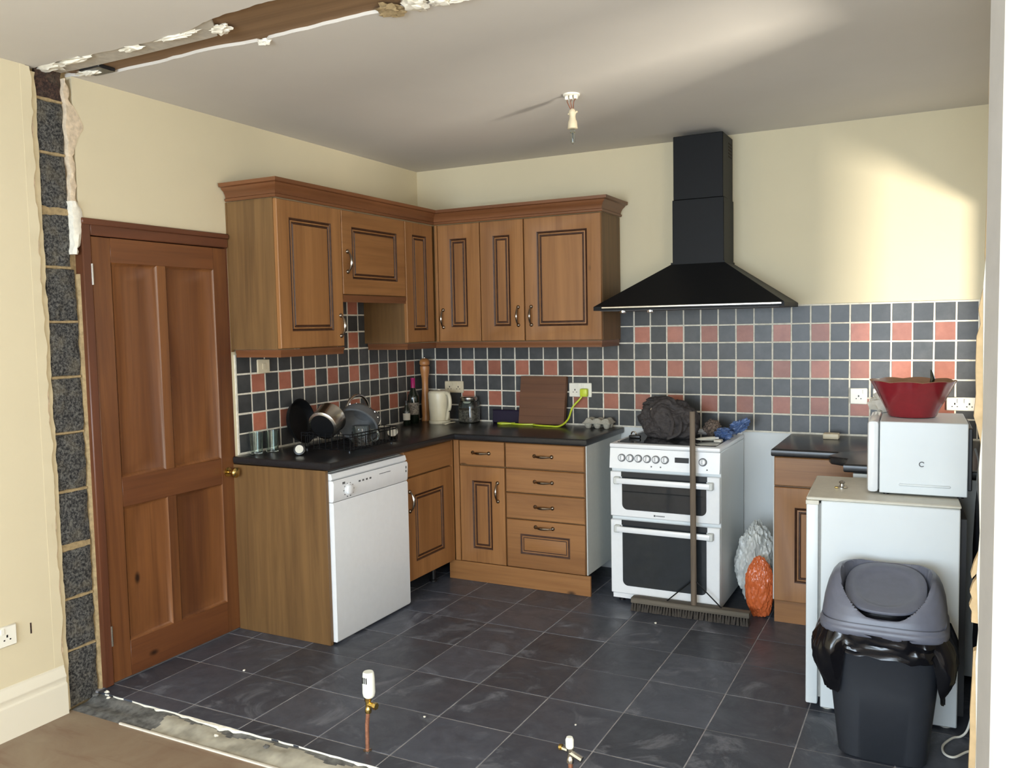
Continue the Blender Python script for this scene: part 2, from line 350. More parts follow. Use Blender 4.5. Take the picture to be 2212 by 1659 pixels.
# chips of broken adhesive and plaster lying along the tile edge
for k, (x, y, sz, mt, lb) in enumerate(((0.045, -2.615, 0.012, 'plaster_w', 'white plaster chip at the foot of the door frame'), (0.03, -2.66, 0.014, 'darkcem', 'grey cement chip at the foot of the block wall'), (0.10, -2.65, 0.009, 'plaster_w', 'pale chip on the dark cement near the door frame'), (0.78, -2.70, 0.010, 'plaster_w', 'pale chip midway along the cement strip'), (1.02, -2.685, 0.013, 'darkcem', 'grey chip on the pale cement left of the thermostatic valve'))):
    b = blob((x, y, -0.004 + sz*0.4), (sz, sz*0.8, sz*0.5), k+20, 0.5, 2.0, sub=2)
    build(b, 'rubble_chip', mt, lab=lb, cat='rubble', group='rubble chips on the cement strip', origin=(x, y, -0.01))

# ------------------------------------------------------------------ walls
JY0, JY1 = -2.594, -1.775      # door opening incl. frame
wl = MB()
wl.box(-0.12, JY1, -0.12, 0.0, 0.12, CEIL+0.1); wl.box(-0.12, JY0, 2.036, 0.0, JY1, CEIL+0.1)
wall_left = build(wl, 'wall_left', 'cream', lab='cream painted left kitchen wall beside the corner cupboards', kind='structure')
wb = MB(); wb.box(0.0, 0.0, 0.905, 3.74, 0.12, CEIL+0.1, 0); wb.box(0.0, 0.0, -0.12, 3.74, 0.12, 0.905, 1)
wall_back = build(wb, 'wall_back', ['cream', 'white_wall'], lab='cream back kitchen wall with tiled splashback behind the cooker', kind='structure')
build(MB().box(-0.12, -7.5, -0.12, 0.0, -2.792, CEIL+0.1), 'wall_left', 'cream', lab='cream left wall of the front room', kind='structure')
# kitchen right wall with assumed openings for a door and a window, out of the camera's view
m = MB(); m.box(3.62, -0.31, -0.12, 3.74, 0.0, CEIL+0.1); m.box(3.62, -0.98, 2.0, 3.74, -0.31, CEIL+0.1); m.box(3.62, -0.98, -0.12, 3.74, -0.31, 0.93)
m.box(3.62, -2.06, -0.12, 3.74, -0.98, CEIL+0.1); m.box(3.62, -2.56, 2.10, 3.74, -2.06, CEIL+0.1); m.box(3.62, -2.64, -0.12, 3.74, -2.56, CEIL+0.1)
build(m, 'wall_right', 'cream', lab='cream right kitchen wall behind the fridge', kind='structure')
# front room right wall with the added window opening, rear wall with its assumed window
m = MB(); m.box(4.2, -3.9, -0.12, 4.32, -2.6, CEIL+0.1); m.box(4.2, -7.5, -0.12, 4.32, -5.4, CEIL+0.1); m.box(4.2, -5.4, 2.1, 4.32, -3.9, CEIL+0.1); m.box(4.2, -5.4, -0.12, 4.32, -3.9, 0.4)
build(m, 'wall_right', 'near_wall', lab='white right wall of the front room', kind='structure')
m = MB(); m.box(-0.12, -7.62, -0.12, 0.7, -7.5, CEIL+0.1); m.box(3.7, -7.62, -0.12, 4.32, -7.5, CEIL+0.1); m.box(0.7, -7.62, 2.2, 3.7, -7.5, CEIL+0.1); m.box(0.7, -7.62, -0.12, 3.7, -7.5, 0.5)
build(m, 'wall_rear', 'near_wall', lab='white rear wall of the front room behind the viewer', kind='structure')
def window(name, fn, u0, u1, v0, v1, lab, bars=2):
    t = thing(name, fn(((u0+u1)/2, v0, 0)), lab, None, kind='structure')
    m = MB(fn); f = 0.06 if bars == 2 else 0.03
    m.box(u0, v0, -.05, u1, v0+f, .05); m.box(u0, v1-f, -.05, u1, v1, .05); m.box(u0, v0+f, -.05, u0+f, v1-f, .05); m.box(u1-f, v0+f, -.05, u1, v1-f, .05); 
    if bars == 2: m.box((u0+u1)/2-.03, v0+f, -.05, (u0+u1)/2+.03, v1-f, .05)
    build(m, 'window_frame', 'base', t)
    for a, b in (((u0+f, (u0+u1)/2-.03), ((u0+u1)/2+.03, u1-f)) if bars == 2 else ((u0+f, u1-f),)):
        build(MB(fn).box(a, v0+f, -.004, b, v1-f, .004), 'pane', 'pane', t)
window('assumed_back_door', lambda p: (3.69+p[2], p[0], p[1]), -2.56, -2.06, 0.0, 2.10, 'narrow unseen assumed back door behind the wall stub, lower half made solid to block light', 1)  # assumed opening that lets the yard lamp reach the ceiling
build(MB().box(3.66, -2.56, 0.0, 3.72, -2.06, 1.34, c=0.003), 'light_block_leaf', 'base', bpy.data.objects['assumed_back_door'])  # unseen solid lower half, added to keep the assumed yard lamp off dishwasher and cupboards
window('assumed_kitchen_window', lambda p: (3.69+p[2], p[0], p[1]), -0.98, -0.31, 0.93, 2.0, 'assumed unseen kitchen window in the right wall above the hidden worktop', 1)  # assumed opening that shapes the yard lamp's patch on the back wall
window('added_side_window', lambda p: (4.27+p[2], p[0], p[1]), -5.4, -3.9, 0.4, 2.1, 'unseen side window of the front room, added to brighten the left walls')  # added together with its lamp, out of view
window('assumed_rear_window', lambda p: (p[0], -7.57+p[2], p[1]), 0.7, 3.7, 0.5, 2.2, 'assumed unseen wide rear window of the front room')  # assumed window in front of the added rear lamp

# splashback tiles ------------------------------------------------------------
P = 0.103; ZW = 0.910; TH = 0.009
def tile_mesh(w, h, mat):
    key = ('w', round(w, 3), round(h, 3), mat)
    if key not in cache:
        m = MB(); a, b, c = w/2, h/2, 0.0012
        vs = [(-a, 0, -b), (a, 0, -b), (a, 0, b), (-a, 0, b), (-a, -TH+c, -b), (a, -TH+c, -b), (a, -TH+c, b), (-a, -TH+c, b), (-a+c, -TH, -b+c), (a-c, -TH, -b+c), (a-c, -TH, b-c), (-a+c, -TH, b-c)]
        fs = [(0, 1, 2, 3), (8, 11, 10, 9)] + [(i, (i+1) % 4, 4+(i+1) % 4, 4+i) for i in range(4)] + [(4+i, 4+(i+1) % 4, 8+(i+1) % 4, 8+i) for i in range(4)]
        m.add(vs, fs); o = build(m, 'wall_tile', mat, local=True); cache[key] = o.data; bpy.data.objects.remove(o)
    return cache[key]
gb = MB(); gb.box(0.0, -0.0082, ZW-0.006, 3.62, -0.0005, ZW+5*P); gb.box(1.46, -0.0082, ZW+5*P, 3.62, -0.0005, ZW+7*P+0.004)
build(gb, 'grout', 'grout', wall_back)
GX0 = 0.1185
for i in range(-1, 34):
    for r in range(7):
        if r >= 5 and i < 13: continue
        red = (i % 2 == 0) and r in (1, 3, 5)
        w = P-0.0088; x = GX0 + (i+0.5)*P
        place(tile_mesh(w, w, 'terra' if red else 'slate'), 'wall_tile', wall_back,
              (x + random.uniform(-.0008, .0008), -0.0006 + random.uniform(-.0006, 0), ZW + (r+0.5)*P + random.uniform(-.0008, .0008)), (random.uniform(-.006, .006), random.uniform(-.008, .008), random.uniform(-.006, .006)))
GY0 = -0.0031
gb = MB(); gb.box(0.0005, GY0-17*P-0.004, ZW-0.006, 0.0082, -0.0084, ZW+5*P); gb.box(0.0005, -1.30, ZW+5*P, 0.0082, -0.62, ZW+8*P)
build(gb, 'grout', 'grout', wall_left)
for k in range(17):
    for r in range(8):
        if r >= 5 and not 6 <= k <= 11: continue
        red = (k % 2 == 1) and r in (1, 3, 5, 7)
        w = P-0.0088; y = GY0 - (k+0.5)*P
        if k == 0: y -= 0.004
        place(tile_mesh(w, w, 'terra' if red else 'slate'), 'wall_tile', wall_left,
              (0.0006, y + random.uniform(-.0008, .0008), ZW + (r+0.5)*P + random.uniform(-.0008, .0008)), (random.uniform(-.006, .006), random.uniform(-.008, .008), R(90) + random.uniform(-.006, .006)))

# cut end of the dividing wall on the left --------------------------------------
wm = thing('wall_middle', (0, -2.69, 0), 'cut end of the dividing wall with exposed concrete blocks', None, kind='structure')
build(MB().box(-0.12, -2.792, -0.12, -0.035, -2.594, CEIL+0.1), 'mortar', 'mortar', wm)
zj = [-0.03, 0.215, 0.435, 0.654, 0.89, 1.135, 1.368, 1.599, 1.824, 2.054, 2.287, 2.502, 2.70]
for k in range(len(zj)-1):
    z0, z1 = zj[k]+0.006, zj[k+1]-0.006; y0, y1 = -2.745, (-2.612 if z1 < 1.9 else -2.630)
    ny, nzz = 6, 10; vs = []; fs = []
    for j in range(nzz+1):
        for i in range(ny+1):
            y = y0+(y1-y0)*i/ny; z = z0+(z1-z0)*j/nzz; e = (i in (0, ny)) or (j in (0, nzz))
            vs.append((-0.012 + 0.010*nz((y, z, 0), 22, 3) - (0.007 if e else 0), y + 0.004*nz((y, z, 1), 30, 5), z + 0.005*nz((y, z, 2), 14, 6)))
    nb = len(vs)
    for j in range(nzz):
        for i in range(ny):
            a = j*(ny+1)+i; fs.append((a, a+1, a+ny+2, a+ny+1))
    bm_ = MB(); bm_.add(vs, fs, 0, False); bm_.box(-0.05, y0+.004, z0+.004, -0.024, y1-.004, z1-.004)
    build(bm_, 'concrete_block' if k < 11 else 'brick', 'block' if k < 11 else 'brick', wm)
    # mortar bed squeezed from the joint
    if 0 < k:
        vs = []; n = 8
        for i in range(n+1):
            y = y0 + (y1-y0)*i/n; h = 0.006 + 0.006*abs(nz((y, k, 0), 25, 8)) + (0.022*abs(nz((y*3, k*2.0, 0), 5, 9)) + 0.010 if k in (3, 9) else 0)
            vs += [(-0.026, y, zj[k]-h), (-0.015, y, zj[k]-h*0.6), (-0.015, y, zj[k]+h*0.6), (-0.026, y, zj[k]+h)]
        fs = []
        for i in range(n):
            for q in range(3): a = i*4+q; fs.append((a, a+4, a+5, a+1))
        mm = MB(); mm.add(vs, fs); build(mm, 'mortar_bed', 'mortar', wm)
def ragged(y_in, y_out, z0, z1, x0, x1, amp, seed, step=0.022, skew=0.0, amp_out=0.0):
    """vertical strip of broken plaster: straight towards y_out, torn towards y_in"""
    n = int((z1-z0)/step); vs = []; fs = []
    for i in range(n+1):
        z = z0 + (z1-z0)*i/n
        a = y_in + amp*(nz((z, seed, 0), 9, seed) + 0.6*nz((z, seed, 0), 34, seed+1))
        o = y_out + amp_out*(nz((z, 1, 0), 12, seed+2) + 0.5*nz((z, 1, 0), 40, seed+3))
        xx = x1 + 0.004*nz((z, 3, 0), 28, seed+4)
        vs += [(x0, o, z), (x1, o, z), (xx - skew, a, z), (x0-0.012, a*1.0 + (0.006 if a > o else -0.006), z)]
    for i in range(n):
        for q in range(4): b = i*4; fs.append((b+q, b+4+q, b+4+(q+1) % 4, b+(q+1) % 4))
    fs += [(0, 1, 2, 3), (n*4+3, n*4+2, n*4+1, n*4)]
    m = MB(); m.add(vs, fs); return m
build(ragged(-2.748, -2.796, LFZ, CEIL-0.02, -0.03, -0.006, 0.006, 3, skew=0.004), 'plaster_edge', 'inner_plaster', wm, 'bare cream undercoat strip beside the blocks')
build(ragged(-2.776, -2.815, 0.17, CEIL-0.006, -0.004, 0.0008, 0.013, 13, skew=0.0004), 'paint_edge', 'cream', wm)
build(ragged(-2.772, -2.781, LFZ, CEIL-0.02, -0.004, -0.0045, 0.010, 23, skew=0.001, amp_out=0.012), 'plaster_edge', 'plaster', wm)
def edge_patch(pts, y_in, x0, x1, seed, mat, lab=None):
    """torn plaster patch: its outer edge follows (z, y) points with a fine tear"""
    outer = []
    for (a, b) in zip(pts[:-1], pts[1:]):
        n = max(1, int(abs(b[0]-a[0])/0.012))
        for i in range(n):
            t_ = i/n; z = a[0]+(b[0]-a[0])*t_; outer.append((a[1]+(b[1]-a[1])*t_ + 0.012*nz((z, seed, 0), 34, seed) + 0.006*nz((z, seed, 3), 90, seed), z))
    outer.append((pts[-1][1], pts[-1][0]))
    vs = []; fs = []; n = len(outer)
    for (y, z) in outer:
        yi = y_in + 0.012*nz((z, seed, 5), 22, seed+3); ym = (y+yi)/2
        vs += [(x0, y, z), (x1*0.4, y, z), (x1 + 0.004*nz((z, 1, 2), 30, seed), ym, z), (x1*0.7 + 0.006*nz((z, 7, 2), 26, seed), yi, z), (x0, yi, z)]
    for i in range(n-1):
        for q in range(5): b = i*5; fs.append((b+q, b+5+q, b+5+(q+1) % 5, b+(q+1) % 5))
    fs += [(0, 1, 2, 3, 4), tuple((n-1)*5+q for q in (4, 3, 2, 1, 0))]
    m = MB(); m.add(vs, fs); return build(m, 'plaster_edge', mat, wm, lab)
edge_patch([(2.60, -2.622), (2.52, -2.612), (2.47, -2.578), (2.43, -2.556), (2.40, -2.558), (2.36, -2.585), (2.30, -2.600), (2.22, -2.606), (2.14, -2.600), (2.07, -2.606)], -2.628, -0.03, 0.004, 41, 'plaster', 'torn pinkish plaster edge above the door frame')
edge_patch([(2.10, -2.604), (2.06, -2.578), (2.02, -2.574), (1.97, -2.588), (1.93, -2.598), (1.88, -2.612)], -2.630, -0.03, 0.016, 47, 'plaster_w', 'loose white plaster lump at the corner of the door frame')
build(ragged(-2.603, -2.594, LFZ, 1.8, -0.03, -0.010, 0.010, 5, skew=0.006), 'plaster_edge', 'mortar', wm)

# stub of the dividing wall on the right ------------------------------------------
ws = thing('wall_middle', (3.4, -2.69, 0), 'white stub of the dividing wall at the right edge', None, kind='structure')
build(MB().box(3.353, -2.762, -0.12, 4.2, -2.64, CEIL+0.1), 'wall_core', 'near_wall', ws)
prof = [(3.333, 2.62), (3.333, 2.3), (3.330, 2.1), (3.331, 1.9), (3.328, 1.70), (3.331, 1.64), (3.325, 1.612), (3.317, 1.565), (3.322, 1.53), (3.314, 1.50), (3.313, 1.42), (3.315, 1.36), (3.311, 1.305), (3.317, 1.285), (3.326, 1.245), (3.331, 1.20), (3.328, 1.19), (3.332, 1.10), (3.330, 1.01),
        (3.327, 0.97), (3.318, 0.945), (3.311, 0.915), (3.313, 0.905), (3.328, 0.925), (3.3285, 0.915), (3.316, 0.893), (3.310, 0.87), (3.315, 0.855), (3.309, 0.835), (3.315, 0.822), (3.314, 0.795), (3.3335, 0.793), (3.3335, 0.735), (3.329, 0.728), (3.320, 0.722), (3.318, 0.64), (3.315, 0.56), (3.316, 0.50), (3.314, 0.42), (3.316, 0.3), (3.313, 0.18), (3.317, 0.08), (3.314, 0.0)]
build(MB().prism([(3.329, -2.656), (3.352, -2.7625), (3.36, -2.7625), (3.36, -2.656)], -0.1, CEIL), 'cut_face', 'cutgrey', ws, 'grey cut face of the wall stub')
build(MB().prism(prof + [(3.60, 0.0), (3.60, 2.62)], -2.6395, -2.612, 'y'), 'plaster_layer', 'tan', ws, 'broken tan plaster layer with a ragged edge')
rp = [(3.331, 2.2), (3.330, 1.7), (3.325, 1.62), (3.330, 1.3), (3.323, 1.18), (3.328, 1.02), (3.323, 0.92), (3.329, 0.78), (3.324, 0.7), (3.329, 0.5), (3.326, 0.2), (3.328, 0.0)]
build(MB().prism(rp + [(3.36, 0.0), (3.36, 2.2)], -2.655, -2.641, 'y'), 'plaster_layer', 'plaster_w', ws)

# ceiling with the torn slot -------------------------------------------------------
def jag(pts, n, amp, seed):
    out = []
    for (a, b) in zip(pts[:-1], pts[1:]):
        for i in range(n):
            t = i/n; x = a[0]+(b[0]-a[0])*t; y = a[1]+(b[1]-a[1])*t
            out.append((x, y + amp*(nz((x, seed, 0), 12, seed) + 0.6*nz((x, seed, 0), 45, seed+1))))
    out.append(pts[-1]); return out
ke = jag([(-0.0, -2.600), (0.10, -2.540), (0.41, -2.531), (0.71, -2.548), (0.96, -2.528), (0.97, -2.50), (1.02, -2.532), (1.28, -2.535), (1.49, -2.54), (1.60, -2.53), (1.76, -2.507), (1.80, -2.60), (3.74, -2.60)], 7, 0.006, 2)
m = MB(); m.prism(ke + [(3.74, 0.12), (-0.12, 0.12), (-0.12, -2.60)], CEIL, CEIL+0.014)
ceil = build(m, 'ceiling', 'ceil', lab='off white kitchen ceiling with a torn front edge', kind='structure')
le = jag([(0.0, -2.752), (0.14, -2.755), (0.43, -2.735), (0.64, -2.728), (0.86, -2.748), (0.97, -2.775), (1.06, -2.792), (1.19, -2.80), (1.29, -2.798), (1.75, -2.79), (1.80, -2.66), (4.32, -2.66)], 7, 0.007, 6)
m = MB(); m.prism([(-0.12, -7.62), (4.32, -7.62)] + list(reversed(le)) + [(-0.12, -2.752)], CEIL-0.004, CEIL+0.014)
build(m, 'ceiling', 'ceil', lab='off white front room ceiling with a torn edge', kind='structure')
build(MB().box(-0.12, -7.7, CEIL+0.10, 4.4, 0.2, CEIL+0.2), 'ceiling', 'gap', lab='floor boards above the ceilings', kind='structure')
m = MB(); m.box(0.0, -2.80, CEIL+0.012, 4.2, -2.50, CEIL+0.10, c=0.004)
bt = build(m, 'ceiling_beam', 'beam', lab='rough brown timber beam exposed in the torn ceiling slot', cat='beam', origin=(0.0, -2.65, CEIL+0.012))
m = MB(); m.prism([(0.0, -2.760), (0.86, -2.752), (0.985, -2.77), (0.93, -2.70), (0.88, -2.640), (0.83, -2.636), (0.45, -2.632), (0.16, -2.634), (0.0, -2.64)], CEIL+0.002, CEIL+0.0115)
build(m, 'plasterboard_strip', 'plaster_g', lab='grey plaster strip left under the beam by the block wall', cat='plaster', origin=(0.4, -2.7, CEIL))
for k, (x, y, sx, sy, mt) in enumerate(((0.06, -2.72, 0.07, 0.035, 'plaster_w'), (0.22, -2.735, 0.09, 0.02, 'plaster_w'), (0.52, -2.715, 0.05, 0.022, 'plaster_w'), (0.76, -2.725, 0.09, 0.014, 'plaster_w'), (1.575, -2.535, 0.045, 0.05, 'mortar'), (1.672, -2.54, 0.040, 0.05, 'plaster_w'), (1.762, -2.53, 0.040, 0.03, 'plaster_w'), (0.12, -2.60, 0.06, 0.02, 'plaster_w'), (0.95, -2.69, 0.04, 0.03, 'plaster_w'), (0.99, -2.515, 0.03, 0.008, 'plaster_w'), (1.84, -2.515, 0.06, 0.008, 'plaster_w'))):
    b = blob((x, y, CEIL-0.001), (sx, sy, 0.012), 40+k, 0.7, 2.5, 0.3, sub=3)
    nm = ('torn plaster lump at the top of the block wall', 'long torn plaster flake along the front room ceiling edge', 'torn plaster lump midway along the grey strip', 'torn plaster flake towards the end of the grey strip', 'yellowish insulation lump at the far end of the ceiling slot', 'white plaster lump at the far end of the ceiling slot', 'thin torn plaster flake past the end of the ceiling slot', 'torn plaster flake under the beam end by the block wall', 'curled plaster tip where the grey strip ends', 'small plaster flake peeling from the kitchen ceiling edge', 'last plaster sliver on the kitchen ceiling by the slot')[k]
    build(b, 'plaster_lump', mt, lab=nm, cat='plaster', group='torn plaster around the ceiling slot', origin=(x, y, CEIL))
m = MB(); m.box(0.10, -2.632, CEIL-0.004, 0.22, -2.552, CEIL+0.0115, c=0.003); 
build(m, 'timber_packer', 'worktop', lab='dark packing piece under the beam end above the block wall', cat='timber', origin=(0.16, -2.59, CEIL))

# skirting board, front room socket
m = MB(); m.prism([(0.0, LFZ), (0.020, LFZ), (0.020, 0.098), (0.013, 0.104), (0.013, 0.122), (0.016, 0.126), (0.016, 0.132), (0.009, 0.145), (0.007, 0.160), (0.004, 0.164), (0.004, 0.172), (0.0, 0.174)], -7.5, -2.776, 'y')
build(m, 'baseboard_left', 'base', lab='white moulded skirting board of the front room', kind='structure')
def socket_plate(name, fn, u0, u1, v0, v1, lab, mat='socket', kind='double', cat='socket'):
    t = thing(name, fn(((u0+u1)/2, (v0+v1)/2, 0)), lab, cat)
    m = MB(fn); m.box(u0, v0, 0.0, u1, v1, 0.011, c=0.004); build(m, 'plate', mat, t)
    cs = [0.27, 0.73] if kind == 'double' else [0.5]
    for c in cs if kind != 'switch' else []:
        x = u0+(u1-u0)*c
        h = MB(fn); w = 0.0032
        vv = (v0+v1)/2 - 0.006
        h.box(x-w, vv+0.002, 0.0105, x+w, vv+0.012, 0.0116); h.box(x-0.015, vv-0.010, 0.0105, x-0.009, vv-0.005, 0.0116); h.box(x+0.009, vv-0.010, 0.0105, x+0.015, vv-0.005, 0.0116)
        build(h, 'pin_holes', 'blackplastic', t)
        r = MB(fn); r.box(x-0.007 + (0.018 if c < .5 else -0.018 if c > .5 else 0.028), v1-0.03, 0.011, x+0.007 + (0.018 if c < .5 else -0.018 if c > .5 else 0.028), v1-0.008, 0.0145, c=0.001); build(r, 'rocker', mat, t)
    if kind == 'switch':
        r = MB(fn); r.box((u0+u1)/2-0.012, (v0+v1)/2-0.016, 0.011, (u0+u1)/2+0.012, (v0+v1)/2+0.016, 0.0145, c=0.001); build(r, 'rocker', mat, t)
    return t
socket_plate('wall_socket', mapL(0.0), -3.115, -2.968, 0.335, 0.418, 'white double socket low on the front room wall above the skirting')
m = MB(); m.box(-0.001, -2.908, 0.352, 0.0012, -2.902, 0.396); build(m, 'wall_scuff', 'brick', lab='small dark scuff mark on the cream front room wall', cat='mark', origin=(0, -2.905, 0.35))

# ------------------------------------------------------------------ panelled room door
t = thing('door_1', (0.0, -2.16, 0), 'reddish pine four panel door in the left wall', None, kind='structure')
DY0, DY1, DZ0, DZ1 = -2.548, -1.790, 0.006, 1.962
dm = mapL(-0.028); T = 0.034
def rings_rect(m, rects, mis, sm=False):
    """nested rectangles (u0,v0,u1,v1,w); faces between neighbours, last filled"""
    vs = []; fs = []
    for (a, b, c, d, w) in rects: vs += [(a, b, w), (c, b, w), (c, d, w), (a, d, w)]
    o = len(m.v); m.add(vs, [])
    for k in range(len(rects)-1):
        for i in range(4):
            j = (i+1) % 4; m.f.append((o+k*4+i, o+k*4+j, o+(k+1)*4+j, o+(k+1)*4+i)); m.m.append(mis[k]); m.sm.append(False)
    e = o+(len(rects)-1)*4; m.f.append((e, e+1, e+2, e+3)); m.m.append(mis[-1]); m.sm.append(False)
def ins(r, d): return (r[0]+d, r[1]+d, r[2]-d, r[3]-d)
pans = [(-2.455, 0.905, -2.215, 1.855), (-2.165, 0.905, -1.875, 1.855), (-2.455, 0.165, -2.215, 0.775), (-2.165, 0.165, -1.875, 0.775)]
for (a, b) in ((DY0, -2.455), (-1.875, DY1)):
    build(MB(dm).box(a, DZ0, 0, b, DZ1, T, c=0.002), 'stile', 'dv', t)
for (a, b) in ((DZ0, 0.165), (0.775, 0.905), (1.855, DZ1)):
    build(MB(dm).box(-2.455, a, 0, -1.875, b, T, c=0.001), 'rail', 'dh', t)
for (a, b) in ((0.165, 0.775), (0.905, 1.855)):
    build(MB(dm).box(-2.215, a, 0, -2.165, b, T, c=0.001), 'muntin', 'dv', t)
for p in pans:
    m = MB(dm); rings_rect(m, [ins(p, 0) + (T,), ins(p, 0.012) + (T-0.011,), ins(p, 0.018) + (T-0.014,), ins(p, 0.075) + (T-0.012,)], [0, 0, 0, 0])
    build(m, 'panel', 'dv', t)
kn = MB(); kn.lathe([(0.024, 0), (0.024, 0.004), (0.010, 0.008), (0.009, 0.028), (0.018, 0.036), (0.026, 0.046), (0.026, 0.058), (0.018, 0.066), (0.004, 0.069)], 16, xf=xform((0.006, -1.836, 0.83), ry=R(90)))
build(kn, 'door_knob', 'brass', t, 'round brass door knob')
for z in (1.80, 0.22):
    hg = MB(); hg.lathe([(0.006, -0.045), (0.006, 0.045)], 8, c=(0.012, -2.553, z)); hg.box(-0.005, -2.566, z-0.04, 0.008, -2.545, z+0.04)
    build(hg, 'hinge', 'steel', t)
fr = thing('trim_3', (0, -2.16, 0), 'dark reddish pine frame around the panelled door', None, kind='structure')
build(MB().box(-0.1, -2.594, 0.0, 0.014, -2.552, 2.034, c=0.004), 'jamb', 'arch', fr)
build(MB().box(-0.1, -1.789, 0.0, 0.0005, -1.7755, 2.034), 'jamb', 'arch', fr)
build(MB().box(-0.1, -2.552, 1.966, 0.012, -1.776, 2.034, c=0.004), 'lintel', 'archy', fr)
build(MB().box(-0.002, -2.594, 2.010, 0.022, -1.776, 2.036, c=0.004), 'moulding', 'archy', fr)
build(MB().box(-0.11, -2.552, -0.01, -0.10, -1.776, 2.0), 'back_board', 'arch', fr)

# ------------------------------------------------------------------ cabinet parts
def bow_handle(fn, u, v, w, L=0.10, vertical=True):
    L *= 1.1; m = MB(fn); n = 12; pts = []; rr = []
    for i in range(n+1):
        s = i/n; a = -L/2 + L*s; h = 0.006 + 0.024*math.sin(math.pi*s)**0.7
        pts.append((u, v+a, w+h) if vertical else (u+a, v, w+h)); rr.append(0.0048 + 0.0034*math.sin(math.pi*s)**2)
    m.tube(pts, rr, 8)
    for s in (-1, 1):
        d = s*L/2
        q = (u, v+d) if vertical else (u+d, v)
        m.lathe([(0.012, 0.0), (0.012, 0.004), (0.008, 0.009), (0.003, 0.012)], 10, xf=Matrix.Translation((q[0], q[1], w)))
    return m
def front(parent, fn, u0, u1, v0, v1, name='door', panel=True, fw=0.085, handle=None, T=0.021, grain='wv', hgrain=True):
    m = MB(fn); r = (u0, v0, u1, v1)
    if panel:
        rects = [r + (0.0,), r + (T-0.003,), ins(r, 0.003) + (T,), ins(r, fw) + (T,), ins(r, fw+0.004) + (T-0.003,), ins(r, fw+0.011) + (T-0.009,)]
        rings_rect(m, rects, [0, 0, 0, 1, 1, 1])
        d = build(m, name, [grain, 'glaze'], parent)
        q = ins(r, fw+0.0095); m2 = MB(fn)
        e = min(0.022, (q[2]-q[0])*0.22, (q[3]-q[1])*0.22)
        rings_rect(m2, [q + (T-0.0088,), ins(q, 0.003) + (T-0.003,), ins(q, 0.010) + (T-0.0025,), ins(q, 0.012) + (T-0.007,), ins(q, 0.0165) + (T-0.007,), ins(q, max(e, 0.019)) + (T-0.002,)], [1, 0, 1, 1, 1, 0])
        build(m2, 'panel', [grain, 'glaze'], d)
    else:
        rings_rect(m, [r + (0.0,), r + (T-0.004,), ins(r, 0.004) + (T,)], [0, 0, 0]); d = build(m, name, [grain], parent)
    if handle:
        hu, hv, vert = handle; build(bow_handle(fn, hu, hv, T, 0.10, vert), 'handle', 'bronze', d, 'pewter bow handle')
    return d
def carcass(parent, x0, y0, z0, x1, y1, z1, mat): return build(MB().box(x0, y0, z0, x1, y1, z1), 'body', mat, parent)

UF = 0.312   # carcass depth of wall units; door adds 21 mm
Z0, Z1 = 1.452, 2.196
fnL = mapL(UF); fnB = mapB(-UF)
GRP = 'pine wall cupboards'
t = thing('wall_cabinet', (0.16, -1.52, Z0), 'tall pine wall cupboard at the left end beside the panelled door', 'cabinet', group=GRP)
carcass(t, 0.0095, -1.772, Z0, UF, -1.270, Z1, 'ev')
build(MB().box(0.001, -1.7745, 1.44, 0.0095, -1.760, Z1), 'scribe_strip', 'ev', t)
front(t, fnL, -1.768, -1.272, Z0+0.003, Z1-0.003, handle=(-1.300, 1.565, True))
t = thing('wall_cabinet', (0.16, -0.96, 1.72), 'short pine wall cupboard above the sink gap with drying rack below', 'cabinet', group=GRP)
carcass(t, 0.010, -1.2685, 1.735, UF, -0.6615, Z1, 'ev')
front(t, fnL, -1.266, -0.664, 1.737, Z1-0.003, handle=(-1.225, 1.915, True), grain='wy')
t = thing('wall_cabinet', (0.16, -0.5, Z0), 'narrow pine wall cupboard on the left wall next to the corner', 'cabinet', group=GRP)
carcass(t, 0.010, -0.660, Z0, UF, -0.010, Z1, 'ev')
front(t, fnL, -0.657, -0.350, Z0+0.003, Z1-0.003, fw=0.075)
t = thing('wall_cabinet', (0.5, -0.16, Z0), 'narrow pine wall cupboard on the back wall with handle at its left', 'cabinet', group=GRP)
carcass(t, UF+0.003, -UF, Z0, 0.664, -0.010, Z1, 'ev')
front(t, fnB, 0.360, 0.664, Z0+0.003, Z1-0.003, fw=0.09, handle=(0.392, 1.600, True))
build(MB().box(0.336, -UF-0.021, Z0, 0.356, -UF, Z1, c=0.002), 'corner_post', 'wv', t)
t = thing('wall_cabinet', (0.82, -0.16, Z0), 'narrow pine wall cupboard in the middle of the back wall units', 'cabinet', group=GRP)
carcass(t, 0.667, -UF, Z0, 0.970, -0.010, Z1, 'ev')
front(t, fnB, 0.670, 0.968, Z0+0.003, Z1-0.003, fw=0.09, handle=(0.930, 1.605, True))
t = thing('wall_cabinet', (1.22, -0.16, Z0), 'wide pine wall cupboard touching the black cooker hood', 'cabinet', group=GRP)
carcass(t, 0.973, -UF, Z0, 1.474, -0.010, Z1, 'ev')
front(t, fnB, 0.976, 1.472, Z0+0.003, Z1-0.003, fw=0.085, handle=(1.018, 1.605, True))
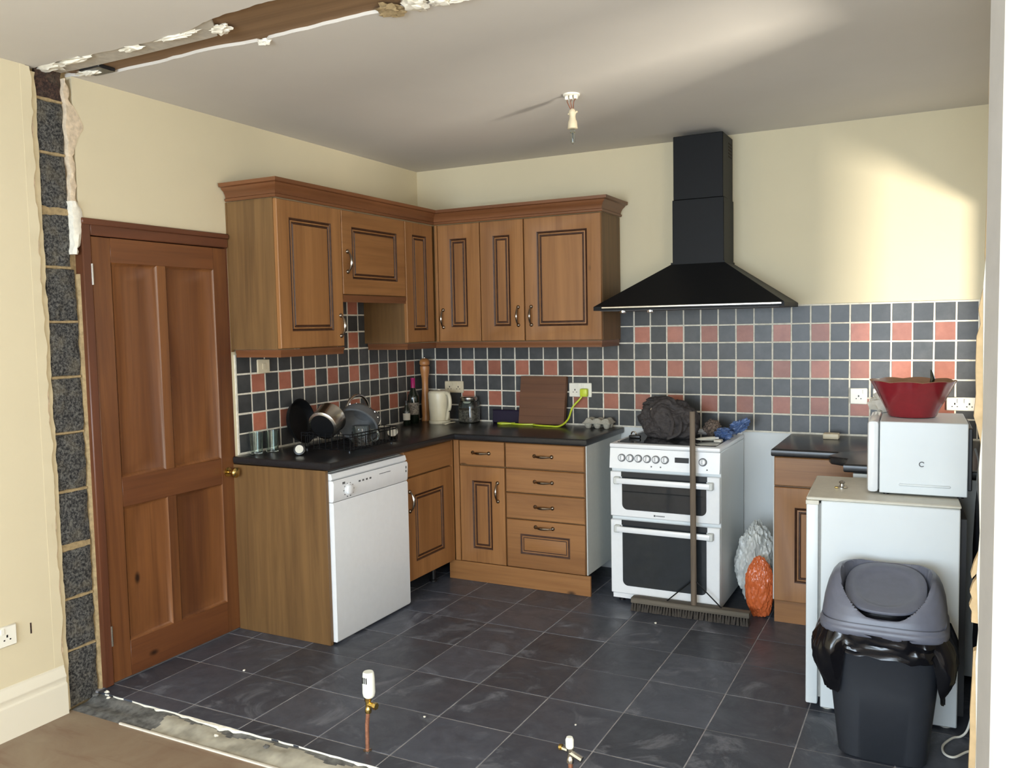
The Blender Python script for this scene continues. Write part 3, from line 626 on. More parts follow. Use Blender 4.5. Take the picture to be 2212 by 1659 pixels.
def sweep(prof, path, mats, cap=True):
    """profile (out, z) carried along a plan polyline whose outward side is on the right-hand normal"""
    m = MB(); rings = []; n = len(path)
    for i, p in enumerate(path):
        def nrm(a, b):
            d = Vector((b[0]-a[0], b[1]-a[1])).normalized(); return Vector((d.y, -d.x))
        if i == 0: off = nrm(path[0], path[1])
        elif i == n-1: off = nrm(path[-2], path[-1])
        else:
            a, b = nrm(path[i-1], p), nrm(p, path[i+1]); off = (a+b)/(1+a.dot(b))
        rings.append([(p[0]+off.x*o, p[1]+off.y*o, z) for o, z in prof])
    k = len(prof)
    for i in range(n-1):
        d = (path[i+1][0]-path[i][0], path[i+1][1]-path[i][1]); mi = 0 if abs(d[0]) > abs(d[1]) else 1
        m.loft([rings[i], rings[i+1]], mi, False, (True, True))
    return m
fx = UF + 0.021
path = [(0.012, -1.774), (fx, -1.774), (fx, -fx), (1.476, -fx), (1.476, -0.012)]
cor = [(0.0, 2.198), (0.009, 2.198), (0.013, 2.203), (0.013, 2.211), (0.006, 2.216), (0.009, 2.228), (0.018, 2.245), (0.033, 2.257), (0.035, 2.263), (0.050, 2.267), (0.053, 2.284), (0.0, 2.284)]
build(sweep(cor, path, None), 'cornice', ['cx', 'cy'], lab='pine cornice moulding running along the top of the wall cupboards', cat='moulding', origin=(0.012, -1.774, 2.198))
pel = [(-0.018, 1.450), (-0.002, 1.450), (-0.002, 1.436), (-0.006, 1.430), (-0.006, 1.412), (-0.018, 1.412)]
build(sweep(pel, [(0.03, -1.774), (fx, -1.774), (fx, -1.270), (0.03, -1.270)], None), 'pelmet', ['cx', 'cy'], lab='pine pelmet strip under the tall left wall cupboard', cat='moulding', origin=(0.03, -1.774, 1.412))
build(sweep(pel, [(0.03, -0.660), (fx, -0.660), (fx, -fx), (1.476, -fx), (1.476, -0.03)], None), 'pelmet', ['cx', 'cy'], lab='long pine pelmet strip under the corner and back wall cupboards', cat='moulding', origin=(0.03, -0.66, 1.412))
pel2 = [(-0.018, 1.733), (-0.002, 1.733), (-0.002, 1.712), (-0.006, 1.706), (-0.006, 1.694), (-0.018, 1.694)]
build(sweep(pel2, [(fx, -1.2685), (fx, -0.6615)], None), 'pelmet', ['cx', 'cy'], lab='short pine pelmet strip under the cupboard above the sink gap', cat='moulding', origin=(fx, -0.96, 1.694))

# ------------------------------------------------------------------ base units
BF = 0.580; BZ0, BZ1 = 0.118, 0.862
build(MB().box(0.002, -1.796, 0.0, 0.602, -1.776, 0.864, c=0.001), 'end_panel', 'ev', lab='tall oak veneer end panel closing the worktop run beside the door', cat='panel', origin=(0.3, -1.786, 0))
GB = 'pine base units'
fl_ = mapL(BF); fb_ = mapB(-BF)
t = thing('base_cabinet', (0.3, -0.87, 0), 'pine base unit with blank drawer front next to the dishwasher', 'cabinet', group=GB)
carcass(t, 0.012, -1.132, BZ0, BF, -0.010, BZ1, 'ev')
front(t, fl_, -1.128, -0.622, 0.712, 0.858, 'drawer', False, grain='wy')
front(t, fl_, -1.128, -0.622, BZ0+0.002, 0.704, fw=0.10, handle=(-1.082, 0.575, True))
build(MB().box(BF, -0.620, BZ0, BF+0.021, -0.602, BZ1), 'corner_post', 'wv', t)
for (x, y) in ((0.5, -1.05), (0.5, -0.7)):
    build(MB().lathe([(0.022, 0), (0.022, 0.01), (0.015, 0.014), (0.015, BZ0)], 10, c=(x, y, 0)), 'leg', 'blackplastic', t)
t = thing('base_cabinet', (0.78, -0.3, 0), 'narrow pine base unit with one drawer above one door', 'cabinet', group=GB)
carcass(t, 0.602, -BF, BZ0, 0.953, -0.010, BZ1, 'ev')
front(t, fb_, 0.645, 0.950, 0.714, 0.860, 'drawer', False, handle=(0.795, 0.790, False), grain='wx')
front(t, fb_, 0.645, 0.950, BZ0+0.002, 0.706, fw=0.085, handle=(0.905, 0.560, True))
build(MB().box(0.604, -BF-0.021, BZ0, 0.640, -BF, BZ1, c=0.002), 'corner_post', 'wv', t)
t = thing('base_cabinet', (1.2, -0.3, 0), 'pine base unit of four stacked drawers left of the cooker', 'cabinet', group=GB)
build(MB().box(0.956, -BF, BZ0, 1.462, -0.010, BZ1), 'body', 'ev', t)
build(MB().box(1.4622, -BF-0.002, 0.1175, 1.468, -0.010, 0.866), 'side_panel', 'carcass', t, 'bare white side panel')
for (a, b, pn, hz) in ((0.714, 0.860, False, 0.790), (0.570, 0.707, False, 0.640), (0.414, 0.563, False, 0.492), (BZ0+0.002, 0.407, True, 0.372)):
    if pn:
        m = MB(fb_); d = None
        dr = build(MB(fb_).box(0.960, a, 0, 1.458, b, 0.0195, c=0.003), 'drawer', 'wx', t)
        r = (1.050, 0.205, 1.365, 0.325); m = MB(fb_)
        rings_rect(m, [r + (0.0185,), r + (0.0215,), ins(r, 0.006) + (0.0215,), ins(r, 0.012) + (0.0155+0.004,), ins(r, 0.018) + (0.0200,), ins(r, 0.024) + (0.0198,), ins(r, 0.030) + (0.0212,)], [1, 1, 1, 0, 1, 0, 0])
        build(m, 'panel', ['wx', 'glaze'], dr)
        build(bow_handle(fb_, 1.205, hz, 0.0195, 0.10, False), 'handle', 'bronze', dr, 'pewter bow handle')
    else: front(t, fb_, 0.960, 1.458, a, b, 'drawer', False, handle=(1.205, hz, False), grain='wx')
build(MB().box(0.556, -0.598, 0.0, 1.488, -0.582, 0.116, c=0.001), 'plinth', 'wx', lab='pine plinth board under the drawer units', cat='plinth', origin=(1.0, -0.59, 0))
# dishwasher
t = thing('dishwasher', (0.3, -1.46, 0), 'white freestanding dishwasher under the black worktop', 'dishwasher')
build(MB().box(0.03, -1.768, 0.02, 0.585, -1.140, 0.850), 'body', 'appl_w', t)
dw = mapL(0.586)
m = MB(dw); prof = [(0.0, 0.015), (0.040, 0.015), (0.046, 0.03), (0.047, 0.70), (0.044, 0.712), (0.047, 0.724), (0.052, 0.81), (0.046, 0.832), (0.03, 0.838), (0.0, 0.838)]
d1 = MB(dw)
def dwslab(m, pf, u0, u1):
    n = len(pf); vs = [(u0, z, w) for w, z in pf] + [(u1, z, w) for w, z in pf]
    fs = [tuple(range(n)), tuple(reversed(range(n, 2*n)))] + [(i, n+i, n+(i+1) % n, (i+1) % n) for i in range(n)]
    m.add(vs, fs)
dwslab(d1, [(0.0, 0.012), (0.034, 0.012), (0.040, 0.022), (0.042, 0.695), (0.036, 0.704), (0.0, 0.704)], -1.772, -1.136)
door = build(d1, 'door', 'enamel', t)
d2 = MB(dw); dwslab(d2, [(0.0, 0.707), (0.036, 0.707), (0.042, 0.716), (0.046, 0.800), (0.040, 0.812), (0.0, 0.812)], -1.772, -1.136)
pn = build(d2, 'control_panel', 'enamel', t)
d3 = MB(dw); dwslab(d3, [(-0.04, 0.814), (0.030, 0.814), (0.038, 0.822), (0.030, 0.846), (-0.04, 0.852)], -1.772, -1.136); build(d3, 'top_lip', 'enamel', t)
build(MB(dw).lathe([(0.030, 0), (0.030, 0.004), (0.024, 0.006), (0.022, 0.016), (0.018, 0.018), (0.0, 0.018)], 20, xf=Matrix.Translation((-1.655, 0.752, 0.042))), 'dial', 'enamel', pn)
mk = MB(dw)
for i in range(10):
    a = 2*math.pi*i/10; mk.box(-1.655+0.039*math.cos(a)-0.003, 0.752+0.034*math.sin(a)-0.002, 0.0425, -1.655+0.039*math.cos(a)+0.003, 0.752+0.034*math.sin(a)+0.002, 0.0458)
mk.box(-1.705, 0.786, 0.043, -1.685, 0.797, 0.0468)
for i in range(4): mk.box(-1.575+0.03*i, 0.775, 0.043, -1.560+0.03*i, 0.784, 0.0462)
mk.box(-1.40, 0.785, 0.043, -1.30, 0.788, 0.0466); mk.box(-1.158, 0.776, 0.043, -1.150, 0.790, 0.0466); mk.box(-1.158, 0.756, 0.043, -1.150, 0.768, 0.0462)
build(mk, 'printed_marks', 'print', pn, kind='stuff')
for y in (-1.74, -1.17): build(MB().lathe([(0.02, 0), (0.02, 0.008), (0.01, 0.012), (0.01, 0.02)], 10, c=(0.56, y, 0)), 'foot', 'blackplastic', t)

# worktops
def worktop(poly, z0, z1, name, lab, origin, notch=None):
    bm = bmesh.new(); vs = [bm.verts.new((x, y, z0)) for x, y in poly]; f = bm.faces.new(vs)
    ex = bmesh.ops.extrude_face_region(bm, geom=[f]); 
    for e in ex['geom']:
        if isinstance(e, bmesh.types.BMVert): e.co.z = z1
    bmesh.ops.bevel(bm, geom=[e for e in bm.edges if abs(e.verts[0].co.z-e.verts[1].co.z) < 1e-6], offset=0.009, segments=3, affect='EDGES', profile=0.5)
    bm.verts.index_update(); m = MB(); m.add([v.co[:] for v in bm.verts], [tuple(v.index for v in f.verts) for f in bm.faces], 0, True); bm.free()
    return build(m, name, 'worktop', lab=lab, cat='worktop', origin=origin)
worktop([(0.011, -0.012), (0.011, -1.802), (0.637, -1.802), (0.637, -0.637), (1.490, -0.637), (1.490, -0.012)], 0.867, 0.905, 'worktop', 'L shaped black worktop around the kitchen corner', (0.3, -0.3, 0.867))

# ------------------------------------------------------------------ cooker
t = thing('cooker', (1.926, -0.31, 0), 'white freestanding double oven cooker with black hob', 'cooker')
CX0, CX1 = 1.624, 2.228; CYF = -0.600
m = MB(); m.box(CX0, CYF, 0.035, CX1, -0.035, 0.868, c=0.003); build(m, 'body', 'appl_w', t)
m = MB(); m.box(CX0-0.002, CYF-0.03, 0.868, CX1+0.002, -0.03, 0.893, c=0.008); top = build(m, 'hob_frame', 'enamel', t)
build(MB().box(CX0+0.03, CYF+0.01, 0.892, CX1-0.03, -0.06, 0.8965, c=0.002), 'hob_glass', 'ovenglass', t)
fc = mapB(CYF)
m = MB(fc); vs = [(CX0, 0.757, 0), (CX1, 0.757, 0), (CX1, 0.867, 0), (CX0, 0.867, 0), (CX0, 0.757, 0.036), (CX1, 0.757, 0.036), (CX1, 0.867, 0.022), (CX0, 0.867, 0.022)]
m.add(vs, [(0, 3, 2, 1), (4, 5, 6, 7), (0, 1, 5, 4), (1, 2, 6, 5), (2, 3, 7, 6), (3, 0, 4, 7)])
cp = build(m, 'control_panel', 'enamel', t)
tilt = math.atan2(0.014, 0.11)
for x in (1.694, 1.741, 1.788, 1.837, 1.886, 1.936, 2.105 + 0.035):
    kx = Matrix.Translation((x, 0.815, 0.0285)) @ Matrix.Rotation(-tilt, 4, 'X')
    k = MB(fc); k.lathe([(0.0215, 0), (0.0215, 0.005), (0.017, 0.006)], 20, 0, xf=kx)
    kb = build(k, 'knob_ring', 'print', cp)
    k = MB(fc); k.lathe([(0.0165, 0.005), (0.0155, 0.016), (0.013, 0.018), (0.0, 0.018)], 18, xf=kx); k.box(-0.003, -0.014, 0.016, 0.003, 0.014, 0.024, xf=kx); build(k, 'knob', 'enamel', kb)
    p = MB(fc); p.box(-0.0012, -0.012, 0.0235, 0.0012, 0.0135, 0.0248, xf=kx); build(p, 'pointer', 'print', kb)
build(MB(fc).box(1.990, 0.805, 0.022, 2.065, 0.832, 0.0318), 'clock_display', 'blackplastic', cp)
for x in (1.862, 1.913, 2.163): build(MB(fc).lathe([(0.004, 0), (0.004, 0.003), (0, 0.003)], 8, xf=Matrix.Translation((x, 0.776, 0.0335))), 'indicator', 'print', cp)
def round_poly(u0, v0, u1, v1, rb, n=6):
    pts = [(u0, v1)]
    for (cx, cy, a0) in ((u0+rb, v0+rb, math.pi), (u1-rb, v0+rb, 1.5*math.pi)):
        for i in range(n+1): a = a0 + (math.pi/2)*i/n; pts.append((cx+rb*math.cos(a), cy+rb*math.sin(a)))
    pts.append((u1, v1)); return pts
for (a, b, g0, g1, lab) in ((0.490, 0.738, 0.530, 0.725, 'upper oven door'), (0.058, 0.470, 0.105, 0.455, 'lower oven door')):
    m = MB(fc); m.box(CX0+0.001, a, 0.0, CX1-0.001, b, 0.030, c=0.004); d = build(m, 'oven_door', 'enamel', t, lab)
    m = MB(fc); pl = round_poly(CX0+0.070, g0, CX1-0.070, g1, 0.03); n = len(pl)
    m.add([(u, v, 0.029) for u, v in pl] + [(u, v, 0.0325) for u, v in pl], [tuple(reversed(range(n))), tuple(range(n, 2*n))] + [(i, (i+1) % n, n+(i+1) % n, n+i) for i in range(n)])
    build(m, 'oven_glass', 'ovenglass', d)
    build(MB(fc).box(CX0+0.066, b-0.026, 0.0295, CX1-0.066, b+0.001, 0.0335), 'vent_slot', 'blackplastic', d)
    h = MB(fc); h.box(CX0+0.045, b-0.062, 0.050, CX1-0.045, b-0.030, 0.066, c=0.007)
    h.box(CX0+0.030, b-0.066, 0.028, CX0+0.062, b-0.026, 0.060, 1, c=0.004); h.box(CX1-0.062, b-0.066, 0.028, CX1-0.030, b-0.026, 0.060, 1, c=0.004)
    build(h, 'handle', ['enamel', 'carcass'], d, 'white bar handle')
    if g0 > 0.5:
        lg = MB(fc); lg.box(1.872, 0.503, 0.0298, 1.882, 0.513, 0.0308)
        for i in range(6): lg.box(1.886+0.008*i, 0.505, 0.0298, 1.892+0.008*i, 0.511, 0.0308)
        build(lg, 'maker_mark', 'print', d)
        build(MB(fc).box(1.70, 0.628, 0.0322, 2.14, 0.634, 0.0329), 'shelf_line', 'black', d)
build(MB(fc).box(CX0+0.01, 0.03, -0.03, CX1-0.01, 0.057, 0.02), 'kick_strip', 'enamel', t)
for x in (CX0+0.04, CX1-0.04):
    for y in (CYF+0.04, -0.08): build(MB().lathe([(0.018, 0), (0.018, 0.01), (0.011, 0.014), (0.011, 0.036)], 10, c=(x, y, 0)), 'foot', 'blackplastic', t)
build(MB().box(CX0+0.01, -0.030, 0.70, CX1-0.01, -0.016, 0.912, c=0.003), 'rear_upstand', 'enamel', t)

# ------------------------------------------------------------------ cooker hood
t = thing('cooker_hood', (2.02, -0.2, 1.622), 'black chimney cooker hood above the cooker', 'cooker hood')
HX0, HX1, HY = 1.482, 2.524, -0.485
m = MB(); rings = []
for (x0, x1, y, z) in ((HX0, HX1, HY, 1.622), (HX0, HX1, HY, 1.644), (HX0+0.004, HX1-0.004, HY+0.004, 1.647), (1.868, 2.172, -0.262, 1.875), (1.868, 2.172, -0.262, 1.885)):
    rings.append([(x0, -0.012, z), (x0, y, z), (x1, y, z), (x1, -0.012, z)])
m.loft(rings, 0, False); build(m, 'canopy', 'black', t)
build(MB().box(1.876, -0.256, 1.882, 2.166, -0.012, 2.235, c=0.003), 'lower_chimney', 'black', t)
build(MB().box(1.881, -0.251, 2.235, 2.161, -0.012, 2.588, c=0.003), 'upper_chimney', 'black', t)
vm = MB()
for k in range(5): vm.box(2.1608, -0.12-0.001, 2.47+0.018*k, 2.1618, -0.04, 2.478+0.018*k)
build(vm, 'vent_slots', 'gap', t)
build(MB().box(HX0+0.05, HY-0.008, 1.632, HX1-0.012, HY-0.001, 1.643, c=0.002), 'front_rail', 'steel', t, 'thin steel rail along the hood front')
build(MB().box(HX0+0.03, HY+0.03, 1.619, HX1-0.03, -0.05, 1.6225), 'filter_panel', 'print', t)
for x in (1.64, 1.80): build(MB().lathe([(0.02, 0), (0.02, -0.01), (0.012, -0.016), (0, -0.016)], 14, c=(x, HY+0.05, 1.6195)), 'hood_lamp', 'chrome', t)

# ------------------------------------------------------------------ right-hand base unit and worktop
t = thing('base_cabinet', (2.66, -0.3, 0), 'pine base unit to the right of the cooker, half hidden by the fridge', 'cabinet', group=GB)
build(MB().box(2.494, -BF, BZ0, 2.94, -0.010, BZ1), 'body', 'ev', t)
build(MB().box(2.488, -BF, BZ0, 2.4935, -0.010, BZ1), 'side_panel', 'carcass', t)
front(t, fb_, 2.496, 2.94, 0.714, 0.860, 'drawer', False, grain='wx')
front(t, fb_, 2.496, 2.94, BZ0+0.002, 0.706, fw=0.10)
build(MB().box(2.494, -0.575, 0.0, 2.90, -0.560, 0.116), 'plinth', 'wx', t)
arc = [(2.812 + 0.05 - 0.05*math.cos(a), -0.637 - 0.05 + 0.05*math.sin(a)) for a in [math.pi/2*(1-i/6) for i in range(7)]]
worktop([(2.486, -0.012), (2.486, -0.637)] + [(2.80, -0.637), (2.806, -0.660), (2.786, -0.70), (2.772, -0.74), (2.785, -0.79), (2.83, -0.82), (2.86, -0.83)] + [(2.86, -0.99), (3.52, -0.99), (3.52, -0.012)], 0.867, 0.905, 'worktop', 'black worktop with a curved cut behind the fridge and microwave', (2.9, -0.3, 0.867))
build(MB().box(2.90, -0.985, 0.02, 3.50, -0.605, 0.864, c=0.002), 'storage_unit', 'carcass', lab='white unit hidden under the right worktop behind the fridge', cat='cabinet', origin=(3.2, -0.8, 0.02))

# ------------------------------------------------------------------ fridge
FR = R(2.6)
t = thing('fridge', (2.776, -1.530, 0), 'small white undercounter fridge turned side on', 'fridge', rz=FR)
m = MB(); m.box(0.055, 0.0, 0.012, 0.537, 0.49, 0.842, c=0.004); build(m, 'body', 'appl_w', t, local=True)
m = MB(); m.box(0.0, 0.0, 0.022, 0.045, 0.49, 0.838, c=0.006); dd = build(m, 'door', 'appl_w', t, local=True)
build(MB().box(0.045, 0.012, 0.05, 0.055, 0.478, 0.83), 'door_seal', 'rubber', t, local=True)
build(MB().box(-0.002, -0.002, 0.825, 0.047, 0.02, 0.842, c=0.002), 'hinge_cover', 'oldwhite', dd, local=True)
build(MB().box(0.0, 0.0, 0.8425, 0.54, 0.492, 0.855, c=0.004), 'top', 'oldwhite', t, local=True)
build(MB().box(0.538, 0.03, 0.05, 0.56, 0.46, 0.80), 'condenser', 'blackplastic', t, 'black rear grille', local=True)
for x in (0.08, 0.50):
    for y in (0.04, 0.44): build(MB().lathe([(0.02, 0), (0.02, 0.015), (0.012, 0.02)], 10, c=(x, y, 0)), 'foot', 'oldwhite', t, local=True)

# microwave, side on, on the fridge
t = thing('microwave', (2.985, -1.385, 0.855), 'white microwave lying side on on top of the fridge', 'microwave', rz=R(1.5))
m = MB(); m.box(0.045, 0.0, 0.008, 0.352, 0.385, 0.290, c=0.003); build(m, 'body', 'appl_w', t, local=True)
m = MB(); m.box(0.0, 0.002, 0.006, 0.042, 0.383, 0.292, c=0.014); build(m, 'door', 'enamel', t, local=True)
m = MB(); m.box(0.115, -0.006, 0.040, 0.295, 0.002, 0.049, c=0.003); build(m, 'embossed_rib', 'appl_w', t, local=True)
m = MB(); m.tube([(0.195+0.009*math.cos(a), -0.002, 0.128+0.009*math.sin(a)) for a in [2*math.pi*i/12*0.78+0.6 for i in range(13)]], 0.0018, 6); build(m, 'screw_mark', 'print', t, local=True)
m = MB(); m.box(0.352, 0.02, 0.03, 0.368, 0.36, 0.27, c=0.003); build(m, 'back_cover', 'blackplastic', t, local=True)
for x in (0.07, 0.33):
    for y in (0.03, 0.35): build(MB().lathe([(0.012, 0), (0.012, 0.009)], 10, c=(x, y, 0)), 'foot', 'blackplastic', t, local=True)
# red bowl
t = thing('bowl', (3.138, -1.16, 1.1475), 'red fluted ceramic bowl on top of the microwave', 'bowl')
n = 96; rings = []
def flute(a): return 1 + 0.045*abs(math.cos(4*a + 0.5))
for (r, z, k) in ((0.088, 0, 0), (0.092, 0.006, 0), (0.10, 0.03, 0.3), (0.122, 0.075, 0.7), (0.147, 0.125, 1.0), (0.156, 0.142, 1.0)):
    rings.append([(3.138 + r*math.cos(2*math.pi*i/n)*(1+(flute(2*math.pi*i/n)-1)*k), -1.16 + r*math.sin(2*math.pi*i/n)*(1+(flute(2*math.pi*i/n)-1)*k), 1.1475 + z + (0.006*abs(math.cos(4*2*math.pi*i/n+0.5)) if k == 1.0 else 0)) for i in range(n)])
m = MB(); m.loft(rings, 0, True, (True, False)); build(m, 'outer', 'red', t)
rin = [[(3.138+(p[0]-3.138)*0.965, -1.16+(p[1]+1.16)*0.965, p[2]+0.002) for p in r] for r in reversed(rings)]
m = MB(); m.loft([rings[-1]] + rin[:-1], 0, True, (False, True)); build(m, 'inside', 'bowl_in', t)
for k, (x, y, s) in enumerate(((3.085, -1.115, 0.043), (3.180, -1.115, 0.046), (3.135, -1.205, 0.043))):
    b = blob((x, y, 1.235), (s, s, s*0.85), 60+k, 0.1, 2, sub=3); build(b, 'onion', 'bowl_in', lab=('pale onion at the back left inside the red bowl', 'pale onion at the back right inside the red bowl', 'pale onion at the front inside the red bowl')[k], cat='vegetable', group='onions in the red bowl', origin=(x, y, 1.19))
m = MB(); m.tube([(3.20, -1.13, 1.24), (3.212, -1.132, 1.30), (3.205, -1.13, 1.335)], [0.006, 0.009, 0.003], 8); build(m, 'pepper_stalk', 'bottle', lab='dark stalk sticking up over the red bowl rim', cat='vegetable', origin=(3.2, -1.13, 1.24))
# crumpled packet beside the bowl
build(blob((3.02, -1.02, 1.185), (0.05, 0.04, 0.045), 71, 0.5, 2.2, 0.5, sub=3, floor=1.1475), 'food_packet', 'paper', lab='crumpled pale food packet behind the red bowl on the microwave', cat='packet', origin=(3.02, -1.02, 1.1475))
# small metal opener on the fridge top
t = thing('bottle_stopper', (2.885, -1.30, 0.855), 'small metal stopper on the fridge top left of the microwave', 'stopper')
m = MB(); m.lathe([(0.022, 0.0), (0.022, 0.005), (0.010, 0.008), (0.008, 0.018), (0.013, 0.024), (0.006, 0.030), (0, 0.030)], 16, c=(2.885, -1.30, 0.855)); build(m, 'stem', 'steel', t)
m = MB(); m.box(2.858, -1.318, 0.8552, 2.872, -1.302, 0.8622, c=0.002); build(m, 'tab', 'brass', t)
# plain dark bundle shape filling the gap between fridge and right wall
mb_ = MB(); n = 28; rings = []
for k in range(15):
    zz = 1.16*k/14; sh = 0.0
    ring = []
    for i in range(n):
        a = 2*math.pi*i/n; rr = 1 + 0.16*nz((math.cos(a), math.sin(a), zz*1.6), 2.2, 80) + 0.05*nz((math.cos(a)*3, math.sin(a)*3, zz*2), 2.5, 82)
        x = 3.475 + sh*0.1 + math.copysign(abs(math.cos(a))**0.6, math.cos(a))*0.105*rr*(1-0.55*(max(0, zz-0.85)/0.31)**2.2)
        y = -1.33 + math.copysign(abs(math.sin(a))**0.6, math.sin(a))*0.155*rr*(1-0.6*(max(0, zz-0.85)/0.31)**2.2)
        ring.append((x, y, zz + 0.012*nz((x, y, zz), 6, 81)*(k > 0)))
    rings.append(ring)
mb_.loft(rings, 0, True); build(mb_, 'dark_bundle', 'bundle_dark', lab='dark upright bundle shape between the fridge and the right wall', cat='bundle', origin=(3.475, -1.33, 0))

# ------------------------------------------------------------------ swing bin
bx, by = 3.072, -1.738
def se(cx, cy, a, b, n=48, e=0.45):
    return [(cx + a*math.copysign(abs(math.cos(2*math.pi*i/n))**e, math.cos(2*math.pi*i/n)), cy + b*math.copysign(abs(math.sin(2*math.pi*i/n))**e, math.sin(2*math.pi*i/n))) for i in range(n)]
t = thing('swing_bin', (bx, by, 0), 'charcoal plastic swing bin with a grey lid in front of the fridge', 'bin')
m = MB(); m.loft([[(x, y, z) for x, y in se(bx, by, a, b)] for a, b, z in ((0.138, 0.122, 0.0), (0.146, 0.130, 0.008), (0.172, 0.152, 0.25), (0.192, 0.166, 0.455), (0.196, 0.170, 0.46), (0.196, 0.170, 0.475))], 0, True); build(m, 'body', 'bin', t)
FX, FY, FZ, FA, FBB, FT = bx+0.004, by-0.012, 0.590, 0.134, 0.150, R(19)
def flap_plane(x, y): return FZ + math.tan(FT)*(y-FY)
def sst(a): a = max(0.0, min(1.0, a)); return a*a*(3-2*a)
def lid_z(x, y, z):
    z -= 0.080*sst((by-0.02-y)/0.15)*sst((z-0.50)/0.06)
    rho = (abs((x-FX)/FA)**2.6 + abs((y-FY)/(FBB*math.cos(FT)))**2.6)**(1/2.6)
    return z + (min(z, flap_plane(x, y)-0.020)-z)*sst((1.10-rho)/0.05)
rings = []; prof_l = [(0.206, 0.182, 0.462, .45), (0.209, 0.185, 0.468, .45), (0.208, 0.184, 0.486, .45), (0.203, 0.179, 0.492, .45), (0.201, 0.177, 0.525, .45), (0.196, 0.173, 0.565, .46), (0.187, 0.165, 0.600, .48), (0.176, 0.155, 0.626, .5), (0.164, 0.145, 0.642, .53), (0.150, 0.132, 0.650, .57), (0.12, 0.105, 0.652, .65), (0.08, 0.07, 0.652, .8), (0.004, 0.004, 0.652, 1.0)]
for a, b in zip(prof_l[:-1], prof_l[1:]):
    nn = 2 if b[2] < 0.56 else 6 if b[0] > 0.1 else 5
    for q in range(nn):
        u = q/nn; p = [a[i]+(b[i]-a[i])*u for i in range(4)]
        rings.append([(x, y, lid_z(x, y, p[2])) for x, y in se(bx, by, p[0], p[1], 96, p[3])])
m = MB(); m.loft(rings, 0, True); ld = build(m, 'lid', 'lid', t, 'grey domed lid')
fxf = xform((FX, FY, FZ), rx=FT)
def disc(rz):
    out = []
    for r, z in rz:
        e = 2/(2.0 if r < 0.8 else 2.6); ring = []
        for i in range(72):
            c_, s_ = math.cos(2*math.pi*i/72), math.sin(2*math.pi*i/72)
            ring.append((r*FA*math.copysign(abs(c_)**e, c_), r*FBB*math.copysign(abs(s_)**e, s_), z))
        out.append(ring)
    return out
m = MB(); m.loft(disc(((0.97, -0.006), (0.995, -0.003), (1.0, 0.002), (0.985, 0.006), (0.93, 0.008), (0.84, 0.009), (0.78, 0.0085), (0.74, 0.004), (0.6, 0.001), (0.3, -0.001), (0.05, -0.001))), 0, True, xf=fxf); build(m, 'swing_flap', 'lid', ld)
m = MB(); m.loft(disc(((1.05, -0.024), (1.05, -0.0185), (0.95, -0.0175), (0.95, -0.004))), 0, False, xf=fxf); build(m, 'flap_gap_shade', 'liner', ld)  # black collar, shade in the gap under the flap put in as colour
# liner hanging over the rim
n = 120; rings = []
for k in range(11):
    s = k/10; ring = []
    base = se(0, 0, 1, 1, n, 0.5)
    for i in range(n):
        ux, uy = base[i]; side = max(0, min(1, (abs(ux)-(0.56 if ux < 0 else 0.80))/0.12)); fr_ = max(0, -uy)
        drop = 0.082 + 0.15*side + 0.02*nz((ux, uy, 0), 3, 90)
        bul = 0.010 + 0.034*math.sin(math.pi*min(1, s*1.1))*side + 0.008*nz((ux*3, uy*3, s*3), 1.6, 91) + 0.006*nz((ux*9, uy*9, s*5), 1.5, 92)
        z = 0.472 - drop*s + 0.004*nz((ux*5, uy*5, s), 2, 93)
        aa, bb = 0.194-0.05*(0.472-z) + 0.004, 0.168-0.05*(0.472-z) + 0.004
        bul = max(bul, 0.004)
        ring.append((bx + ux*(aa+bul), by + uy*(bb+bul), z))
    rings.append(ring)
m = MB(); m.loft(rings, 0, True, (False, False)); build(m, 'bin_liner', 'liner', t, 'black plastic liner folded over the rim')
# white flex on the floor beside the fridge
pts = [(3.364, -1.535, 0.19), (3.358, -1.537, 0.09), (3.345, -1.54, 0.03), (3.325, -1.548, 0.006), (3.297, -1.575, 0.006), (3.266, -1.65, 0.006), (3.270, -1.71, 0.006), (3.300, -1.725, 0.006), (3.345, -1.66, 0.006), (3.40, -1.62, 0.006), (3.46, -1.60, 0.006)]
def smooth(pts, n=6):
    out = []; P_ = [Vector(p) for p in pts]
    for i in range(len(P_)-1):
        p0 = P_[max(0, i-1)]; p1 = P_[i]; p2 = P_[i+1]; p3 = P_[min(len(P_)-1, i+2)]
        for k in range(n):
            s = k/n; out.append(0.5*((2*p1)+(p2-p0)*s+(2*p0-5*p1+4*p2-p3)*s*s+(3*p1-p0-3*p2+p3)*s**3))
    out.append(P_[-1]); return out
m = MB(); m.tube(smooth(pts), 0.0042, 6); build(m, 'power_flex', 'socket', lab='white power flex looping on the floor right of the bin', cat='cable', origin=(3.24, -1.86, 0))
m = MB(); m.tube(smooth([(3.36, -1.36, 1.05), (3.372, -1.40, 1.0), (3.366, -1.47, 0.93), (3.385, -1.50, 0.80), (3.40, -1.50, 0.70)]), 0.0038, 6); build(m, 'power_flex', 'print', lab='grey power flex hanging down behind the microwave', cat='cable', origin=(3.36, -1.36, 0.7))

